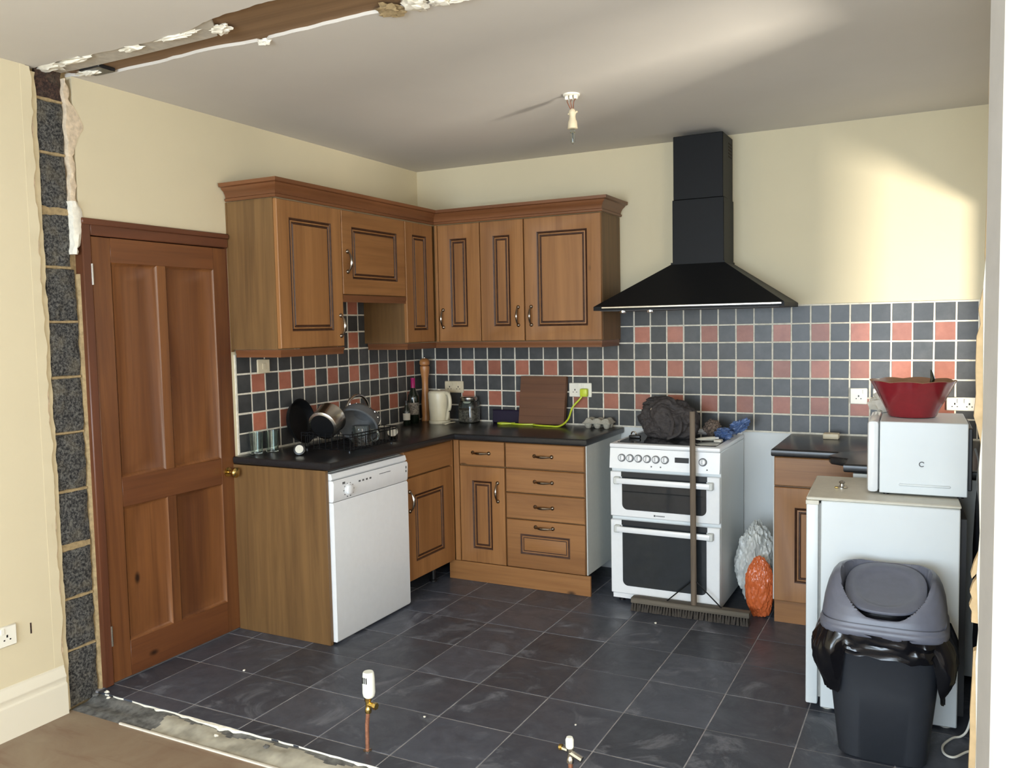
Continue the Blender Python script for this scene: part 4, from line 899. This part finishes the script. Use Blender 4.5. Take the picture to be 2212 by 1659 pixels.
# ------------------------------------------------------------------ radiator valves left on their pipes
t = thing('radiator_valve', (1.381, -2.548, 0), 'white thermostatic radiator valve on a copper pipe standing in the floor', 'valve', group='radiator valves')
m = MB(); m.tube([(1.381, -2.548, 0.0), (1.383, -2.548, 0.10), (1.390, -2.548, 0.150)], 0.0078, 10); build(m, 'pipe', 'copper', t)
m = MB(); m.lathe([(0.016, 0), (0.016, 0.002), (0.010, 0.004)], 12, c=(1.381, -2.548, 0.0)); build(m, 'floor_collar', 'steel', t)
m = MB(); m.lathe([(0.0115, 0), (0.0125, 0.006), (0.0125, 0.016), (0.010, 0.020), (0.010, 0.040), (0.0135, 0.046), (0.0135, 0.060)], 8, c=(1.391, -2.548, 0.145), smooth=False)
m.tube([(1.391, -2.548, 0.178), (1.425, -2.552, 0.178)], 0.0095, 8); m.tube([(1.420, -2.552, 0.178), (1.432, -2.553, 0.178)], 0.013, 6); build(m, 'valve_body', 'brass', t)
m = MB(); m.lathe([(0.015, 0), (0.021, 0.006), (0.0235, 0.018), (0.0225, 0.07), (0.0205, 0.092), (0.018, 0.096), (0.0, 0.096)], 20, c=(1.396, -2.548, 0.204)); hd = build(m, 'valve_head', 'valve', t, 'white thermostatic head')
m = MB()
for i, (a, b) in enumerate(((0.262, 0.284), (0.262, 0.284), (0.262, 0.284))): m.box(1.384+0.008*i, -2.5715, a, 1.388+0.008*i, -2.5695, b)
build(m, 'number_marks', 'blackplastic', hd)
t = thing('radiator_valve', (2.192, -2.548, 0), 'small lockshield radiator valve with a white cap on a copper pipe', 'valve', group='radiator valves')
m = MB(); m.tube([(2.192, -2.548, 0.0), (2.192, -2.548, 0.148)], 0.0078, 10); build(m, 'pipe', 'copper', t)
m = MB(); m.lathe([(0.0125, 0), (0.013, 0.014), (0.010, 0.018), (0.010, 0.036), (0.0125, 0.040), (0.0125, 0.048)], 8, c=(2.192, -2.548, 0.138), smooth=False); m.tube([(2.192, -2.548, 0.172), (2.236, -2.556, 0.160)], 0.010, 8); m.tube([(2.160, -2.545, 0.178), (2.192, -2.548, 0.176)], 0.008, 8); build(m, 'valve_body', 'steel', t)
m = MB(); m.lathe([(0.010, 0), (0.013, 0.003), (0.0135, 0.028), (0.010, 0.036), (0.0, 0.037)], 16, c=(2.190, -2.548, 0.186)); build(m, 'cap', 'valve', t)
m = MB(); m.lathe([(0.0, 0), (0.010, 0.001), (0.010, 0.012), (0.0, 0.013)], 12, xf=xform((2.152, -2.545, 0.179), ry=R(80))); build(m, 'drain_nut', 'brass', t)

# ------------------------------------------------------------------ bare light fitting
lx, ly = 1.690, -1.262
t = thing('pendant_lamp', (lx, ly, CEIL), 'bare white lamp holder hanging from a broken ceiling rose', 'lamp')
m = MB(); m.lathe([(0.040, 0.0), (0.040, -0.006), (0.030, -0.010), (0.026, -0.006), (0.020, -0.006)], 20, c=(lx, ly, CEIL)); 
for k in range(3): m.box(lx-0.030+0.022*k, ly-0.012, CEIL-0.024, lx-0.014+0.022*k, ly+0.010, CEIL-0.004, c=0.003)
build(m, 'ceiling_rose', 'socket', t)
m = MB()
for k in range(3): m.tube(smooth([(lx-0.02+0.022*k, ly, CEIL-0.02), (lx-0.012+0.016*k, ly-0.02, CEIL-0.04), (lx+0.004*k, ly, CEIL-0.075)]), 0.002, 5)
build(m, 'wires', 'wire', t)
m = MB(); m.lathe([(0.006, 0), (0.016, -0.010), (0.018, -0.02), (0.014, -0.035), (0.016, -0.05), (0.021, -0.062), (0.023, -0.085), (0.024, -0.092), (0.018, -0.094)], 16, c=(lx+0.004, ly, CEIL-0.065)); m.tube([(lx+0.004, ly, CEIL-0.095), (lx+0.03, ly-0.004, CEIL-0.082)], 0.005, 6); m.tube([(lx+0.004, ly, CEIL-0.095), (lx-0.016, ly-0.004, CEIL-0.088)], 0.005, 6); build(m, 'lamp_holder', 'socketold', t)
m = MB(); m.lathe([(0.013, 0), (0.013, -0.016), (0.009, -0.02), (0.010, -0.06), (0.006, -0.068), (0, -0.07)], 14, c=(lx+0.004, ly, CEIL-0.158)); build(m, 'bulb', 'glass', t)
m = MB(); m.tube([(lx+0.004, ly, CEIL-0.175), (lx+0.004, ly, CEIL-0.215)], 0.002, 6); build(m, 'filament', 'print', t)

# ------------------------------------------------------------------ wall sockets in the kitchen
fnw = lambda p: (0.0108+p[2], p[0], p[1]); fnb = lambda p: (p[0], -0.0108-p[2], p[1])
socket_plate('light_switch', fnw, -1.612, -1.520, 1.318, 1.394, 'aged single switch plate on the left tiles under the tall cupboard', 'socketold', 'switch', 'switch')
socket_plate('wall_socket', fnb, 0.196, 0.344, 1.096, 1.176, 'aged double socket on the tiles above the kettle', 'socketold')
s2 = socket_plate('wall_socket', fnb, 1.126, 1.280, 1.086, 1.176, 'white double socket with a yellow plug beside the chopping board')
socket_plate('wall_socket', fnb, 2.800, 2.888, 1.082, 1.170, 'white single socket on the tiles left of the red bowl', kind='single')
socket_plate('wall_socket', fnb, 2.915, 3.000, 1.082, 1.170, 'white single socket partly hidden behind the red bowl', kind='single')
socket_plate('wall_socket', fnb, 3.270, 3.417, 1.060, 1.130, 'white double socket low on the tiles right of the red bowl')
t = thing('mains_plug', (1.238, -0.03, 1.115), 'yellow mains plug in the socket beside the chopping board', 'plug')
m = MB(); m.box(1.212, -0.056, 1.090, 1.262, -0.0225, 1.142, c=0.008); build(m, 'plug_body', 'hiviz', t)
pts = [(1.222, -0.04, 1.092), (1.205, -0.045, 1.07), (1.16, -0.05, 1.02), (1.15, -0.10, 0.95), (1.12, -0.16, 0.914), (1.05, -0.17, 0.9115), (0.98, -0.16, 0.9115), (0.93, -0.14, 0.9115), (0.92, -0.12, 0.9115), (0.85, -0.14, 0.9115), (0.78, -0.13, 0.9115), (0.70, -0.10, 0.9115), (0.66, -0.12, 0.9115), (0.70, -0.15, 0.9115), (0.78, -0.11, 0.913)]
m = MB(); m.tube(smooth(pts), 0.0058, 7); build(m, 'extension_cable', 'hiviz', lab='neon yellow cable trailing over the worktop to the socket', cat='cable', origin=(0.95, -0.14, 0.905))

# ------------------------------------------------------------------ things on the worktop
WT = 0.905
t = thing('chopping_board', (0.955, -0.075, WT), 'thick brown wooden chopping board leaning on the tiles', 'chopping board')
bxf = xform((0.957, -0.092, WT+0.0065), rx=R(-9))
for k in range(6):
    m = MB(); m.box(-0.160, -0.002, 0.0517*k, 0.160, 0.032, 0.0517*(k+1), c=0.0004, xf=bxf); build(m, 'plank', 'board', t)
t = thing('baking_tin', (0.70, -0.05, WT), 'dark purple tin standing behind the yellow cable', 'tin')
m = MB(); bxf = xform((0.70, -0.060, WT+0.001), rx=R(-6)); m.box(-0.115, 0, 0, 0.085, 0.022, 0.085, c=0.004, xf=bxf); build(m, 'tin_body', 'purple', t)
m = MB(); m.box(-0.118, -0.003, 0.08, 0.088, 0.025, 0.088, c=0.003, xf=bxf); build(m, 'tin_rim', 'purple', t)
# pepper mill
t = thing('pepper_mill', (0.088, -0.10, WT), 'tall turned wooden pepper mill in the worktop corner', 'pepper mill')
m = MB(); m.lathe([(0.030, 0), (0.031, 0.004), (0.030, 0.02), (0.026, 0.03), (0.028, 0.05), (0.029, 0.13), (0.025, 0.18), (0.022, 0.24), (0.023, 0.29), (0.030, 0.335), (0.033, 0.36), (0.032, 0.376), (0.026, 0.380)], 22, c=(0.088, -0.10, WT)); build(m, 'body', 'mill', t)
m = MB(); m.lathe([(0.025, 0.3805), (0.033, 0.386), (0.036, 0.398), (0.034, 0.412), (0.026, 0.424), (0.012, 0.431), (0.0, 0.432)], 22, c=(0.088, -0.10, WT)); build(m, 'head', 'mill', t)
m = MB(); m.lathe([(0.006, 0.431), (0.007, 0.436), (0.004, 0.442), (0, 0.443)], 12, c=(0.088, -0.10, WT)); build(m, 'finial', 'chrome', t)
# wine bottle and the small dark one before it
t = thing('wine_bottle', (0.085, -0.245, WT), 'dark wine bottle with a magenta capsule beside the pepper mill', 'bottle')
m = MB(); m.lathe([(0.034, 0), (0.037, 0.004), (0.037, 0.17), (0.034, 0.19), (0.018, 0.225), (0.0145, 0.24)], 22, c=(0.085, -0.245, WT)); build(m, 'body', 'bottle', t)
m = MB(); m.lathe([(0.015, 0.238), (0.0145, 0.295), (0.0155, 0.297), (0.0155, 0.305), (0.0, 0.306)], 16, c=(0.085, -0.245, WT)); build(m, 'capsule', 'pink', t)
m = MB(); m.lathe([(0.0374, 0.06), (0.0374, 0.14)], 22, c=(0.085, -0.245, WT), cap=(False, False)); build(m, 'bottle_label', 'jarfill', t)
t = thing('sauce_bottle', (0.105, -0.36, WT), 'small dark bottle with a pale label in front of the wine bottle', 'bottle')
m = MB(); m.lathe([(0.022, 0), (0.024, 0.003), (0.024, 0.10), (0.012, 0.125), (0.010, 0.145)], 16, c=(0.105, -0.36, WT)); build(m, 'body', 'bottle', t)
m = MB(); m.lathe([(0.012, 0.143), (0.012, 0.163), (0, 0.164)], 12, c=(0.105, -0.36, WT)); build(m, 'cap', 'blackplastic', t)
m = MB(); m.lathe([(0.0244, 0.035), (0.0244, 0.08)], 16, c=(0.105, -0.36, WT), cap=(False, False)); build(m, 'bottle_label', 'paper', t)
# kettle
kx, ky = 0.252, -0.185
t = thing('kettle', (kx, ky, WT), 'cream plastic jug kettle in the corner of the worktop', 'kettle')
m = MB(); m.lathe([(0.070, 0), (0.073, 0.006), (0.073, 0.02)], 28, c=(kx, ky, WT)); build(m, 'power_base', 'kettle', t)
m = MB(); m.lathe([(0.064, 0.021), (0.067, 0.03), (0.068, 0.07), (0.072, 0.14), (0.075, 0.20), (0.073, 0.208)], 28, c=(kx, ky, WT)); build(m, 'body', 'kettle', t)
m = MB(); m.lathe([(0.072, 0.2085), (0.066, 0.217), (0.03, 0.222), (0.012, 0.223), (0.012, 0.228), (0, 0.229)], 28, c=(kx, ky, WT)); build(m, 'lid', 'kettle', t)
hd = Vector((0.93, -0.37, 0))
def kp(o, z): return (kx+hd.x*o, ky+hd.y*o, WT+z)
m = MB(); m.tube(smooth([kp(0.066, 0.200), kp(0.085, 0.205), kp(0.108, 0.19), kp(0.118, 0.15), kp(0.112, 0.11), kp(0.094, 0.08), kp(0.086, 0.05), kp(0.076, 0.03)]), 0.0125, 10); build(m, 'handle', 'kettle', t)
m = MB(); m.box(-0.006, -0.006, -0.006, 0.006, 0.006, 0.006, xf=xform(kp(0.108, 0.088))); build(m, 'switch', 'blackplastic', t)
m = MB(); m.loft([[(kx-hd.x*a+hd.y*b*s, ky-hd.y*a-hd.x*b*s, WT+z) for (b, s) in ((1, -0.022), (1, 0.022))] + [(kx-hd.x*(a+c), ky-hd.y*(a+c), WT+z)] for a, c, z in ((0.068, 0.004, 0.16), (0.070, 0.03, 0.205))], 0, False); build(m, 'spout', 'kettle', t)
m = MB(); m.tube(smooth([(kx+0.06, ky-0.06, WT+0.007), (kx+0.095, ky-0.085, WT+0.005), (kx+0.105, ky-0.04, WT+0.01), (kx+0.10, ky+0.03, WT+0.006)]), 0.004, 6); build(m, 'flex', 'kettle', t)
# glass storage jar
jx, jy = 0.425, -0.088
t = thing('storage_jar', (jx, jy, WT), 'square shouldered glass storage jar right of the kettle', 'jar')
m = MB(); m.loft([[(x, y, WT+z) for x, y in se(jx, jy, a, a, 32, 0.6)] for a, z in ((0.058, 0.0), (0.064, 0.006), (0.065, 0.11), (0.060, 0.135), (0.055, 0.145))], 0, True); build(m, 'body', 'glass', t)
m = MB(); m.loft([[(x, y, WT+z) for x, y in se(jx, jy, a, a, 32, 0.6)] for a, z in ((0.054, 0.006), (0.060, 0.012), (0.060, 0.085), (0.05, 0.09))], 0, True); build(m, 'contents', 'jarfill', t)
m = MB(); m.lathe([(0.055, 0.1455), (0.058, 0.15), (0.058, 0.168), (0.052, 0.175), (0.0, 0.177)], 28, c=(jx, jy, WT)); build(m, 'lid', 'steel', t)
# egg box
t = thing('egg_box', (1.362, -0.105, WT), 'grey pulp egg box at the right end of the worktop', 'egg box')
m = MB(); nx, ny = 36, 24; vs = []; fs = []
for j in range(ny+1):
    for i in range(nx+1):
        u, v = i/nx, j/ny; x = 1.272+0.18*u; y = -0.165+0.115*v
        e = min(1, min(u, 1-u)*9, min(v, 1-v)*6)
        z = 0.034 + 0.030*e*(0.55+0.45*abs(math.sin(math.pi*3*u))*abs(math.sin(math.pi*2*v)))
        vs.append((x, y, WT+z))
o = len(vs)
for j in range(ny):
    for i in range(nx): a = j*(nx+1)+i; fs.append((a, a+1, a+nx+2, a+nx+1))
m.add(vs, fs, 0, True); build(m, 'lid', 'pulp', t)
m = MB()
for i in range(3):
    for j in range(2): m.lathe([(0.012, 0.0), (0.017, 0.004), (0.026, 0.033), (0.026, 0.036)], 12, c=(1.302+0.06*i, -0.136+0.057*j, WT))
m.box(1.272, -0.165, WT+0.030, 1.452, -0.050, WT+0.0345, c=0.003); build(m, 'tray', 'pulp', t)
# plug box on the right worktop
m = MB(); m.box(2.680, -0.195, WT, 2.760, -0.125, WT+0.030, c=0.006); build(m, 'adapter_box', 'socketold', lab='small white box lying on the right worktop', cat='box', origin=(2.72, -0.16, WT))

# ------------------------------------------------------------------ sink tap and drying dishes
t = thing('kitchen_tap', (0.12, -0.79, WT), 'chrome swan neck tap arching behind the dish rack', 'tap')
m = MB(); m.lathe([(0.026, 0), (0.026, 0.006), (0.018, 0.012), (0.017, 0.06), (0.013, 0.066)], 16, c=(0.12, -0.79, WT)); build(m, 'base', 'chrome', t)
m = MB(); pts = [(0.12, -0.79, WT+0.06), (0.12, -0.79, WT+0.14)] + [(0.12 + 0.01*(1-math.cos(a)), -0.79 - 0.125*(1-math.cos(a)), WT+0.14+0.105*math.sin(a)) for a in [math.pi*i/14 for i in range(1, 13)]] + [(0.14, -1.045, WT+0.165)]
m.tube(pts, 0.009, 10); build(m, 'spout', 'chrome', t)
m = MB(); m.tube([(0.12, -0.79, WT+0.045), (0.15, -0.755, WT+0.065)], 0.005, 8); build(m, 'lever', 'chrome', t)
# rack
RX0, RX1, RY0, RY1 = 0.23, 0.55, -1.53, -1.12
t = thing('dish_rack', (0.39, -1.32, WT), 'dark wire dish rack full of pans on the worktop', 'dish rack')
m = MB()
for z in (0.018, 0.085, 0.10): m.tube([(RX0, RY0, WT+z), (RX1, RY0, WT+z), (RX1, RY1, WT+z), (RX0, RY1, WT+z)], 0.003, 6, closed=True)
build(m, 'rails', 'black', t)
for k in range(14):
    y = RY0 + (RY1-RY0)*k/13
    m = MB(); m.tube([(RX0, y, WT+0.10), (RX0, y, WT+0.018), (RX1, y, WT+0.018), (RX1, y, WT+0.10)], 0.0022, 5); build(m, 'wire', 'black', t)
for k in range(1, 8):
    x = RX0 + (RX1-RX0)*k/8
    for y in (RY0, RY1):
        m = MB(); m.tube([(x, y, WT+0.018), (x, y, WT+0.10)], 0.0022, 5); build(m, 'wire', 'black', t)
for (x, y) in ((RX0+.02, RY0+.02), (RX1-.02, RY0+.02), (RX0+.02, RY1-.02), (RX1-.02, RY1-.02)): build(MB().lathe([(0.006, 0), (0.006, 0.018)], 8, c=(x, y, WT)), 'foot', 'blackplastic', t)
# saucepan on its side
px = xform((0.36, -1.515, WT+0.135), rx=R(-68), rz=R(10))
t = thing('saucepan', (0.36, -1.45, WT+0.04), 'shiny steel saucepan lying on its side in the dish rack', 'saucepan')
m = MB(); m.lathe([(0.0, 0.0), (0.072, 0.0), (0.080, 0.006), (0.082, 0.095), (0.086, 0.10), (0.086, 0.103), (0.080, 0.101), (0.078, 0.012), (0.07, 0.006), (0, 0.006)], 32, xf=px, cap=(False, False)); build(m, 'pan', 'steel', t)
m = MB(); m.lathe([(0.0, -0.005), (0.064, -0.005), (0.066, -0.001)], 32, xf=px, cap=(False, False)); build(m, 'base_disc', 'black', t)
m = MB(); m.tube([tuple(px @ Vector(p)) for p in ((-0.06, 0.055, 0.085), (-0.09, 0.085, 0.09), (-0.15, 0.13, 0.09))], [0.006, 0.009, 0.008], 8); build(m, 'handle', 'blackplastic', t)
# frying pan leaning at the back
px = xform((0.085, -1.40, WT+0.135), ry=R(80), rz=R(8))
t = thing('frying_pan', (0.085, -1.40, WT), 'black frying pan propped upright against the tiles behind the rack', 'frying pan')
m = MB(); m.lathe([(0.0, 0.0), (0.095, 0.0), (0.105, 0.008), (0.122, 0.042), (0.125, 0.043), (0.119, 0.041), (0.10, 0.010), (0.09, 0.005), (0, 0.005)], 36, xf=px, cap=(False, False)); build(m, 'pan', 'black', t)
m = MB(); m.tube([tuple(px @ Vector(p)) for p in ((0.0, 0.12, 0.036), (0.01, 0.17, 0.045), (0.02, 0.27, 0.05))], [0.007, 0.011, 0.010], 8); build(m, 'handle', 'blackplastic', t)
# colander with holes row, grey
px = xform((0.42, -1.30, WT+0.120), rx=R(-56), rz=R(14))
t = thing('colander', (0.42, -1.30, WT+0.03), 'dull grey colander standing upside down in the dish rack', 'colander')
m = MB(); m.lathe([(0.05, 0.10), (0.085, 0.085), (0.105, 0.05), (0.112, 0.0), (0.120, -0.002), (0.120, -0.005), (0.108, -0.004), (0.100, 0.045), (0.08, 0.08), (0.05, 0.094)], 32, xf=px, cap=(True, False)); build(m, 'bowl', 'print', t)
m = MB()
for i in range(16):
    a = 2*math.pi*i/16
    m.lathe([(0.005, 0), (0.005, 0.003), (0, 0.003)], 6, xf=px @ Matrix.Translation((0.0985*math.cos(a), 0.0985*math.sin(a), 0.066)) @ Matrix.Rotation(a, 4, 'Z') @ Matrix.Rotation(R(60), 4, 'Y'))
build(m, 'holes', 'chrome', t)
# sieve
px = xform((0.20, -0.87, WT+0.100), rx=R(72), rz=R(58))
t = thing('sieve', (0.20, -0.87, WT), 'round wire sieve standing upright below the tap', 'sieve')
m = MB(); m.tube([tuple(px @ Vector((0.055*math.cos(a), 0.055*math.sin(a), 0))) for a in [2*math.pi*i/24 for i in range(24)]], 0.004, 6, closed=True); build(m, 'rim', 'chrome', t)
m = MB(); m.lathe([(0.054, 0.0), (0.048, 0.02), (0.03, 0.033), (0.0, 0.038)], 24, xf=px, cap=(False, False)); build(m, 'mesh_bowl', 'print', t)
m = MB(); m.tube([tuple(px @ Vector(p)) for p in ((0.0, -0.055, 0), (0.0, -0.100, 0.0))], 0.005, 8); build(m, 'handle', 'blackplastic', t)
# glass jug in front of rack and tumblers
t = thing('glass_jug', (0.515, -1.345, WT+0.022), 'clear glass jug upside down at the front of the dish rack', 'jug')
m = MB(); m.lathe([(0.055, 0.0), (0.053, 0.004), (0.050, 0.09), (0.046, 0.105), (0.0, 0.108), ], 24, c=(0.485, -1.35, WT+0.022), cap=(False, False)); build(m, 'body', 'glass', t)
m = MB(); m.tube(smooth([(0.525, -1.32, WT+0.04), (0.555, -1.30, WT+0.05), (0.555, -1.30, WT+0.09), (0.525, -1.32, WT+0.10)]), 0.005, 8); build(m, 'handle', 'glass', t)
for k, (x, y, lb) in enumerate(((0.075, -1.70, 'clear glass tumbler at the far left end of the worktop'), (0.105, -1.615, 'clear glass tumbler nearer the pans at the left end'))):
    t = thing('tumbler', (x, y, WT), lb, 'glass', group='tumblers by the door')
    m = MB(); m.lathe([(0.027, 0.0), (0.030, 0.003), (0.036, 0.115), (0.0335, 0.115), (0.028, 0.010), (0.0, 0.008)], 20, c=(x, y, WT), cap=(True, False)); build(m, 'wall', 'glass', t)
# egg timer disc
px = xform((0.315, -1.645, WT+0.030), ry=R(72), rz=R(-58))
t = thing('kitchen_timer', (0.315, -1.645, WT), 'small round timer with a white face at the front of the worktop', 'timer')
m = MB(); m.lathe([(0.026, -0.014), (0.030, -0.008), (0.030, 0.004), (0.024, 0.006)], 20, xf=px); build(m, 'case', 'blackplastic', t)
m = MB(); m.lathe([(0.021, 0.005), (0.021, 0.0085), (0.004, 0.009), (0.004, 0.012), (0, 0.012)], 20, xf=px); build(m, 'face', 'oldwhite', t)
# scourer and steel cup right of rack
t = thing('steel_cup', (0.43, -0.98, WT), 'small tilted steel cup between the rack and the corner', 'cup')
px = xform((0.43, -0.98, WT+0.028), rx=R(50), rz=R(30))
m = MB(); m.lathe([(0.024, -0.03), (0.028, -0.026), (0.032, 0.030), (0.030, 0.030), (0.026, -0.022), (0, -0.024)], 20, xf=px, cap=(True, False)); build(m, 'wall', 'steel', t)
m = MB(); m.lathe([(0.029, 0.024), (0.0, 0.026)], 20, xf=px, cap=(False, False)); build(m, 'contents', 'oldwhite', t)

# ------------------------------------------------------------------ things on the cooker
HZ = 0.8968
t = thing('rucksack', (1.875, -0.33, HZ), 'slumped black canvas bag on the hob', 'bag')
b = blob((1.855, -0.30, HZ+0.090), (0.165, 0.14, 0.125), 101, 0.22, 1.3, 0.10, sub=6, floor=HZ, crease=0.14); build(b, 'bag_body', 'blackcloth', t)
b = blob((1.80, -0.25, HZ+0.19), (0.09, 0.07, 0.035), 104, 0.35, 1.8, 0.3, sub=4); build(b, 'flap', 'blackcloth', t)
m = MB(); m.tube(smooth([(1.95, -0.40, HZ+0.13), (1.97, -0.44, HZ+0.09), (1.96, -0.45, HZ+0.04), (1.90, -0.46, HZ+0.012)]), 0.010, 6); m.tube(smooth([(1.90, -0.43, HZ+0.15), (1.93, -0.46, HZ+0.10), (1.92, -0.47, HZ+0.03)]), 0.008, 6); build(m, 'straps', 'blackcloth', t)
m = MB(); m.lathe([(0.008, 0), (0.008, 0.004), (0, 0.005)], 10, xf=xform((1.795, -0.405, HZ+0.165), rx=R(70))); build(m, 'buckle', 'chrome', t)
t = thing('cloth_cap', (2.085, -0.27, HZ), 'folded patterned cloth behind the broom handle on the hob', 'cloth')
b = blob((2.086, -0.20, HZ+0.045), (0.046, 0.05, 0.050), 110, 0.2, 2.0, 0.25, sub=4, floor=HZ); build(b, 'fold', 'cloth', t)
b = blob((2.172, -0.29, HZ+0.030), (0.048, 0.045, 0.032), 113, 0.4, 2.0, 0.2, sub=5, floor=HZ, crease=0.35); build(b, 'plastic_bag', 'bluebag', lab='crumpled blue plastic bag on the right of the hob', cat='bag', origin=(2.165, -0.28, HZ))
b = blob((2.235, -0.20, HZ+0.060), (0.060, 0.035, 0.030), 115, 0.4, 2.2, 0.5, sub=4)
xf = xform((2.235, -0.20, HZ+0.06), ry=R(-32)); b.v = [tuple(xf @ (Vector(v)-Vector((2.235, -0.20, HZ+0.060)))) for v in b.v]; build(b, 'plastic_bag', 'bluebag', lab='upturned corner of blue plastic bag over the cooker edge', cat='bag', origin=(2.235, -0.2, HZ))
t = thing('glue_tube', (2.10, -0.44, HZ), 'white tube lying at the front right of the hob', 'tube')
xf = xform((2.105, -0.42, HZ+0.013), rz=R(28))
m = MB(); m.loft([[(x, w*math.cos(2*math.pi*i/16), h*math.sin(2*math.pi*i/16)) for i in range(16)] for x, w, h in ((-0.055, 0.016, 0.003), (-0.03, 0.016, 0.009), (0.03, 0.013, 0.0125), (0.05, 0.012, 0.012))], 0, True, xf=xf); build(m, 'tube_body', 'oldwhite', t)
m = MB(); m.lathe([(0.009, 0), (0.008, 0.018), (0, 0.018)], 12, xf=xf @ Matrix.Translation((0.05, 0, 0)) @ Matrix.Rotation(R(90), 4, 'Y')); build(m, 'cap', 'enamel', t)
m = MB(); m.box(2.155, -0.46, HZ, 2.195, -0.41, HZ+0.016, c=0.005, xf=None); build(m, 'paper_scrap', 'paper', lab='white folded scrap beside the tube on the hob corner', cat='scrap', origin=(2.175, -0.44, HZ))
t = thing('lighter', (1.70, -0.42, HZ), 'small dark gadget with a chrome ring on the left of the hob', 'gadget')
m = MB(); m.tube([(1.685 + 0.014*math.cos(a), -0.40, HZ+0.020+0.014*math.sin(a)) for a in [2*math.pi*i/16 for i in range(16)]], 0.004, 6, closed=True); build(m, 'ring', 'chrome', t)
m = MB(); m.box(1.668, -0.44, HZ, 1.735, -0.415, HZ+0.018, c=0.005); build(m, 'case', 'blackplastic', t)

# ------------------------------------------------------------------ broom
t = thing('broom', (2.07, -0.68, 0), 'wide yard broom with a grey wooden handle standing before the cooker', 'broom')
m = MB(); m.tube([(2.105, -0.690, 0.058), (2.101, -0.684, 0.6), (2.096, -0.672, 1.085)], [0.0155, 0.0155, 0.0145], 12); build(m, 'handle', 'grey_wood', t)
m = MB(); m.box(1.765, -0.715, 0.040, 2.395, -0.660, 0.070, c=0.006); build(m, 'head', 'grey_woodx', t)
m = MB()
for i in range(42):
    for j in range(3):
        x = 1.775+0.0148*i; y = -0.705+0.018*j; dx = random.uniform(-.006, .006); dy = (-0.010 if j == 0 else 0.008 if j == 2 else 0)+random.uniform(-.004, .004)
        m.loft([[(x-.004, y-.004, 0.041), (x+.004, y-.004, 0.041), (x+.004, y+.004, 0.041), (x-.004, y+.004, 0.041)], [(x-.007+dx, y-.007+dy, 0.001), (x+.007+dx, y-.007+dy, 0.001), (x+.007+dx, y+.007+dy, 0.001), (x-.007+dx, y+.007+dy, 0.001)]], 0, False)
build(m, 'bristles', 'bristle', t, kind='stuff')
for s in (-1, 1):
    m = MB(); m.tube([(2.105+0.004*s, -0.690, 0.20), (2.105+0.145*s, -0.690, 0.070)], 0.0035, 6); build(m, 'brace', 'black', t)

# ------------------------------------------------------------------ carrier bags on the floor
b = blob((2.362, -0.37, 0.225), (0.100, 0.10, 0.235), 121, 0.20, 1.3, 0.06, sub=6, floor=0.0, crease=0.26); build(b, 'carrier_bag', 'clearbag', lab='pale grey carrier bag stuffed beside the cooker', cat='bag', origin=(2.365, -0.40, 0))
b = blob((2.412, -0.535, 0.155), (0.074, 0.055, 0.160), 125, 0.08, 1.8, 0.04, sub=6, floor=0.0, crease=0.14)
build(b, 'net_bag', 'orange', lab='orange net bag of vegetables leaning on the grey carrier bag', cat='bag', origin=(2.412, -0.535, 0))

# ------------------------------------------------------------------ small debris on the floor
for k, (x, y, s) in enumerate(((0.43, -2.20, 0.006), (1.43, -2.24, 0.005), (1.95, -0.86, 0.006), (2.0, -2.05, 0.004))):
    build(blob((x, y, s*0.6), (s, s, s*0.7), 140+k, 0.4, 2, sub=2), 'plaster_crumb', 'plaster_w', lab=('white crumb on the floor tiles in front of the panelled door', 'white crumb on the floor tiles behind the thermostatic valve', 'white crumb on the floor before the broom', 'white crumb in the middle of the floor tiles')[k], cat='crumb', group='plaster crumbs on the tiles', origin=(x, y, 0))
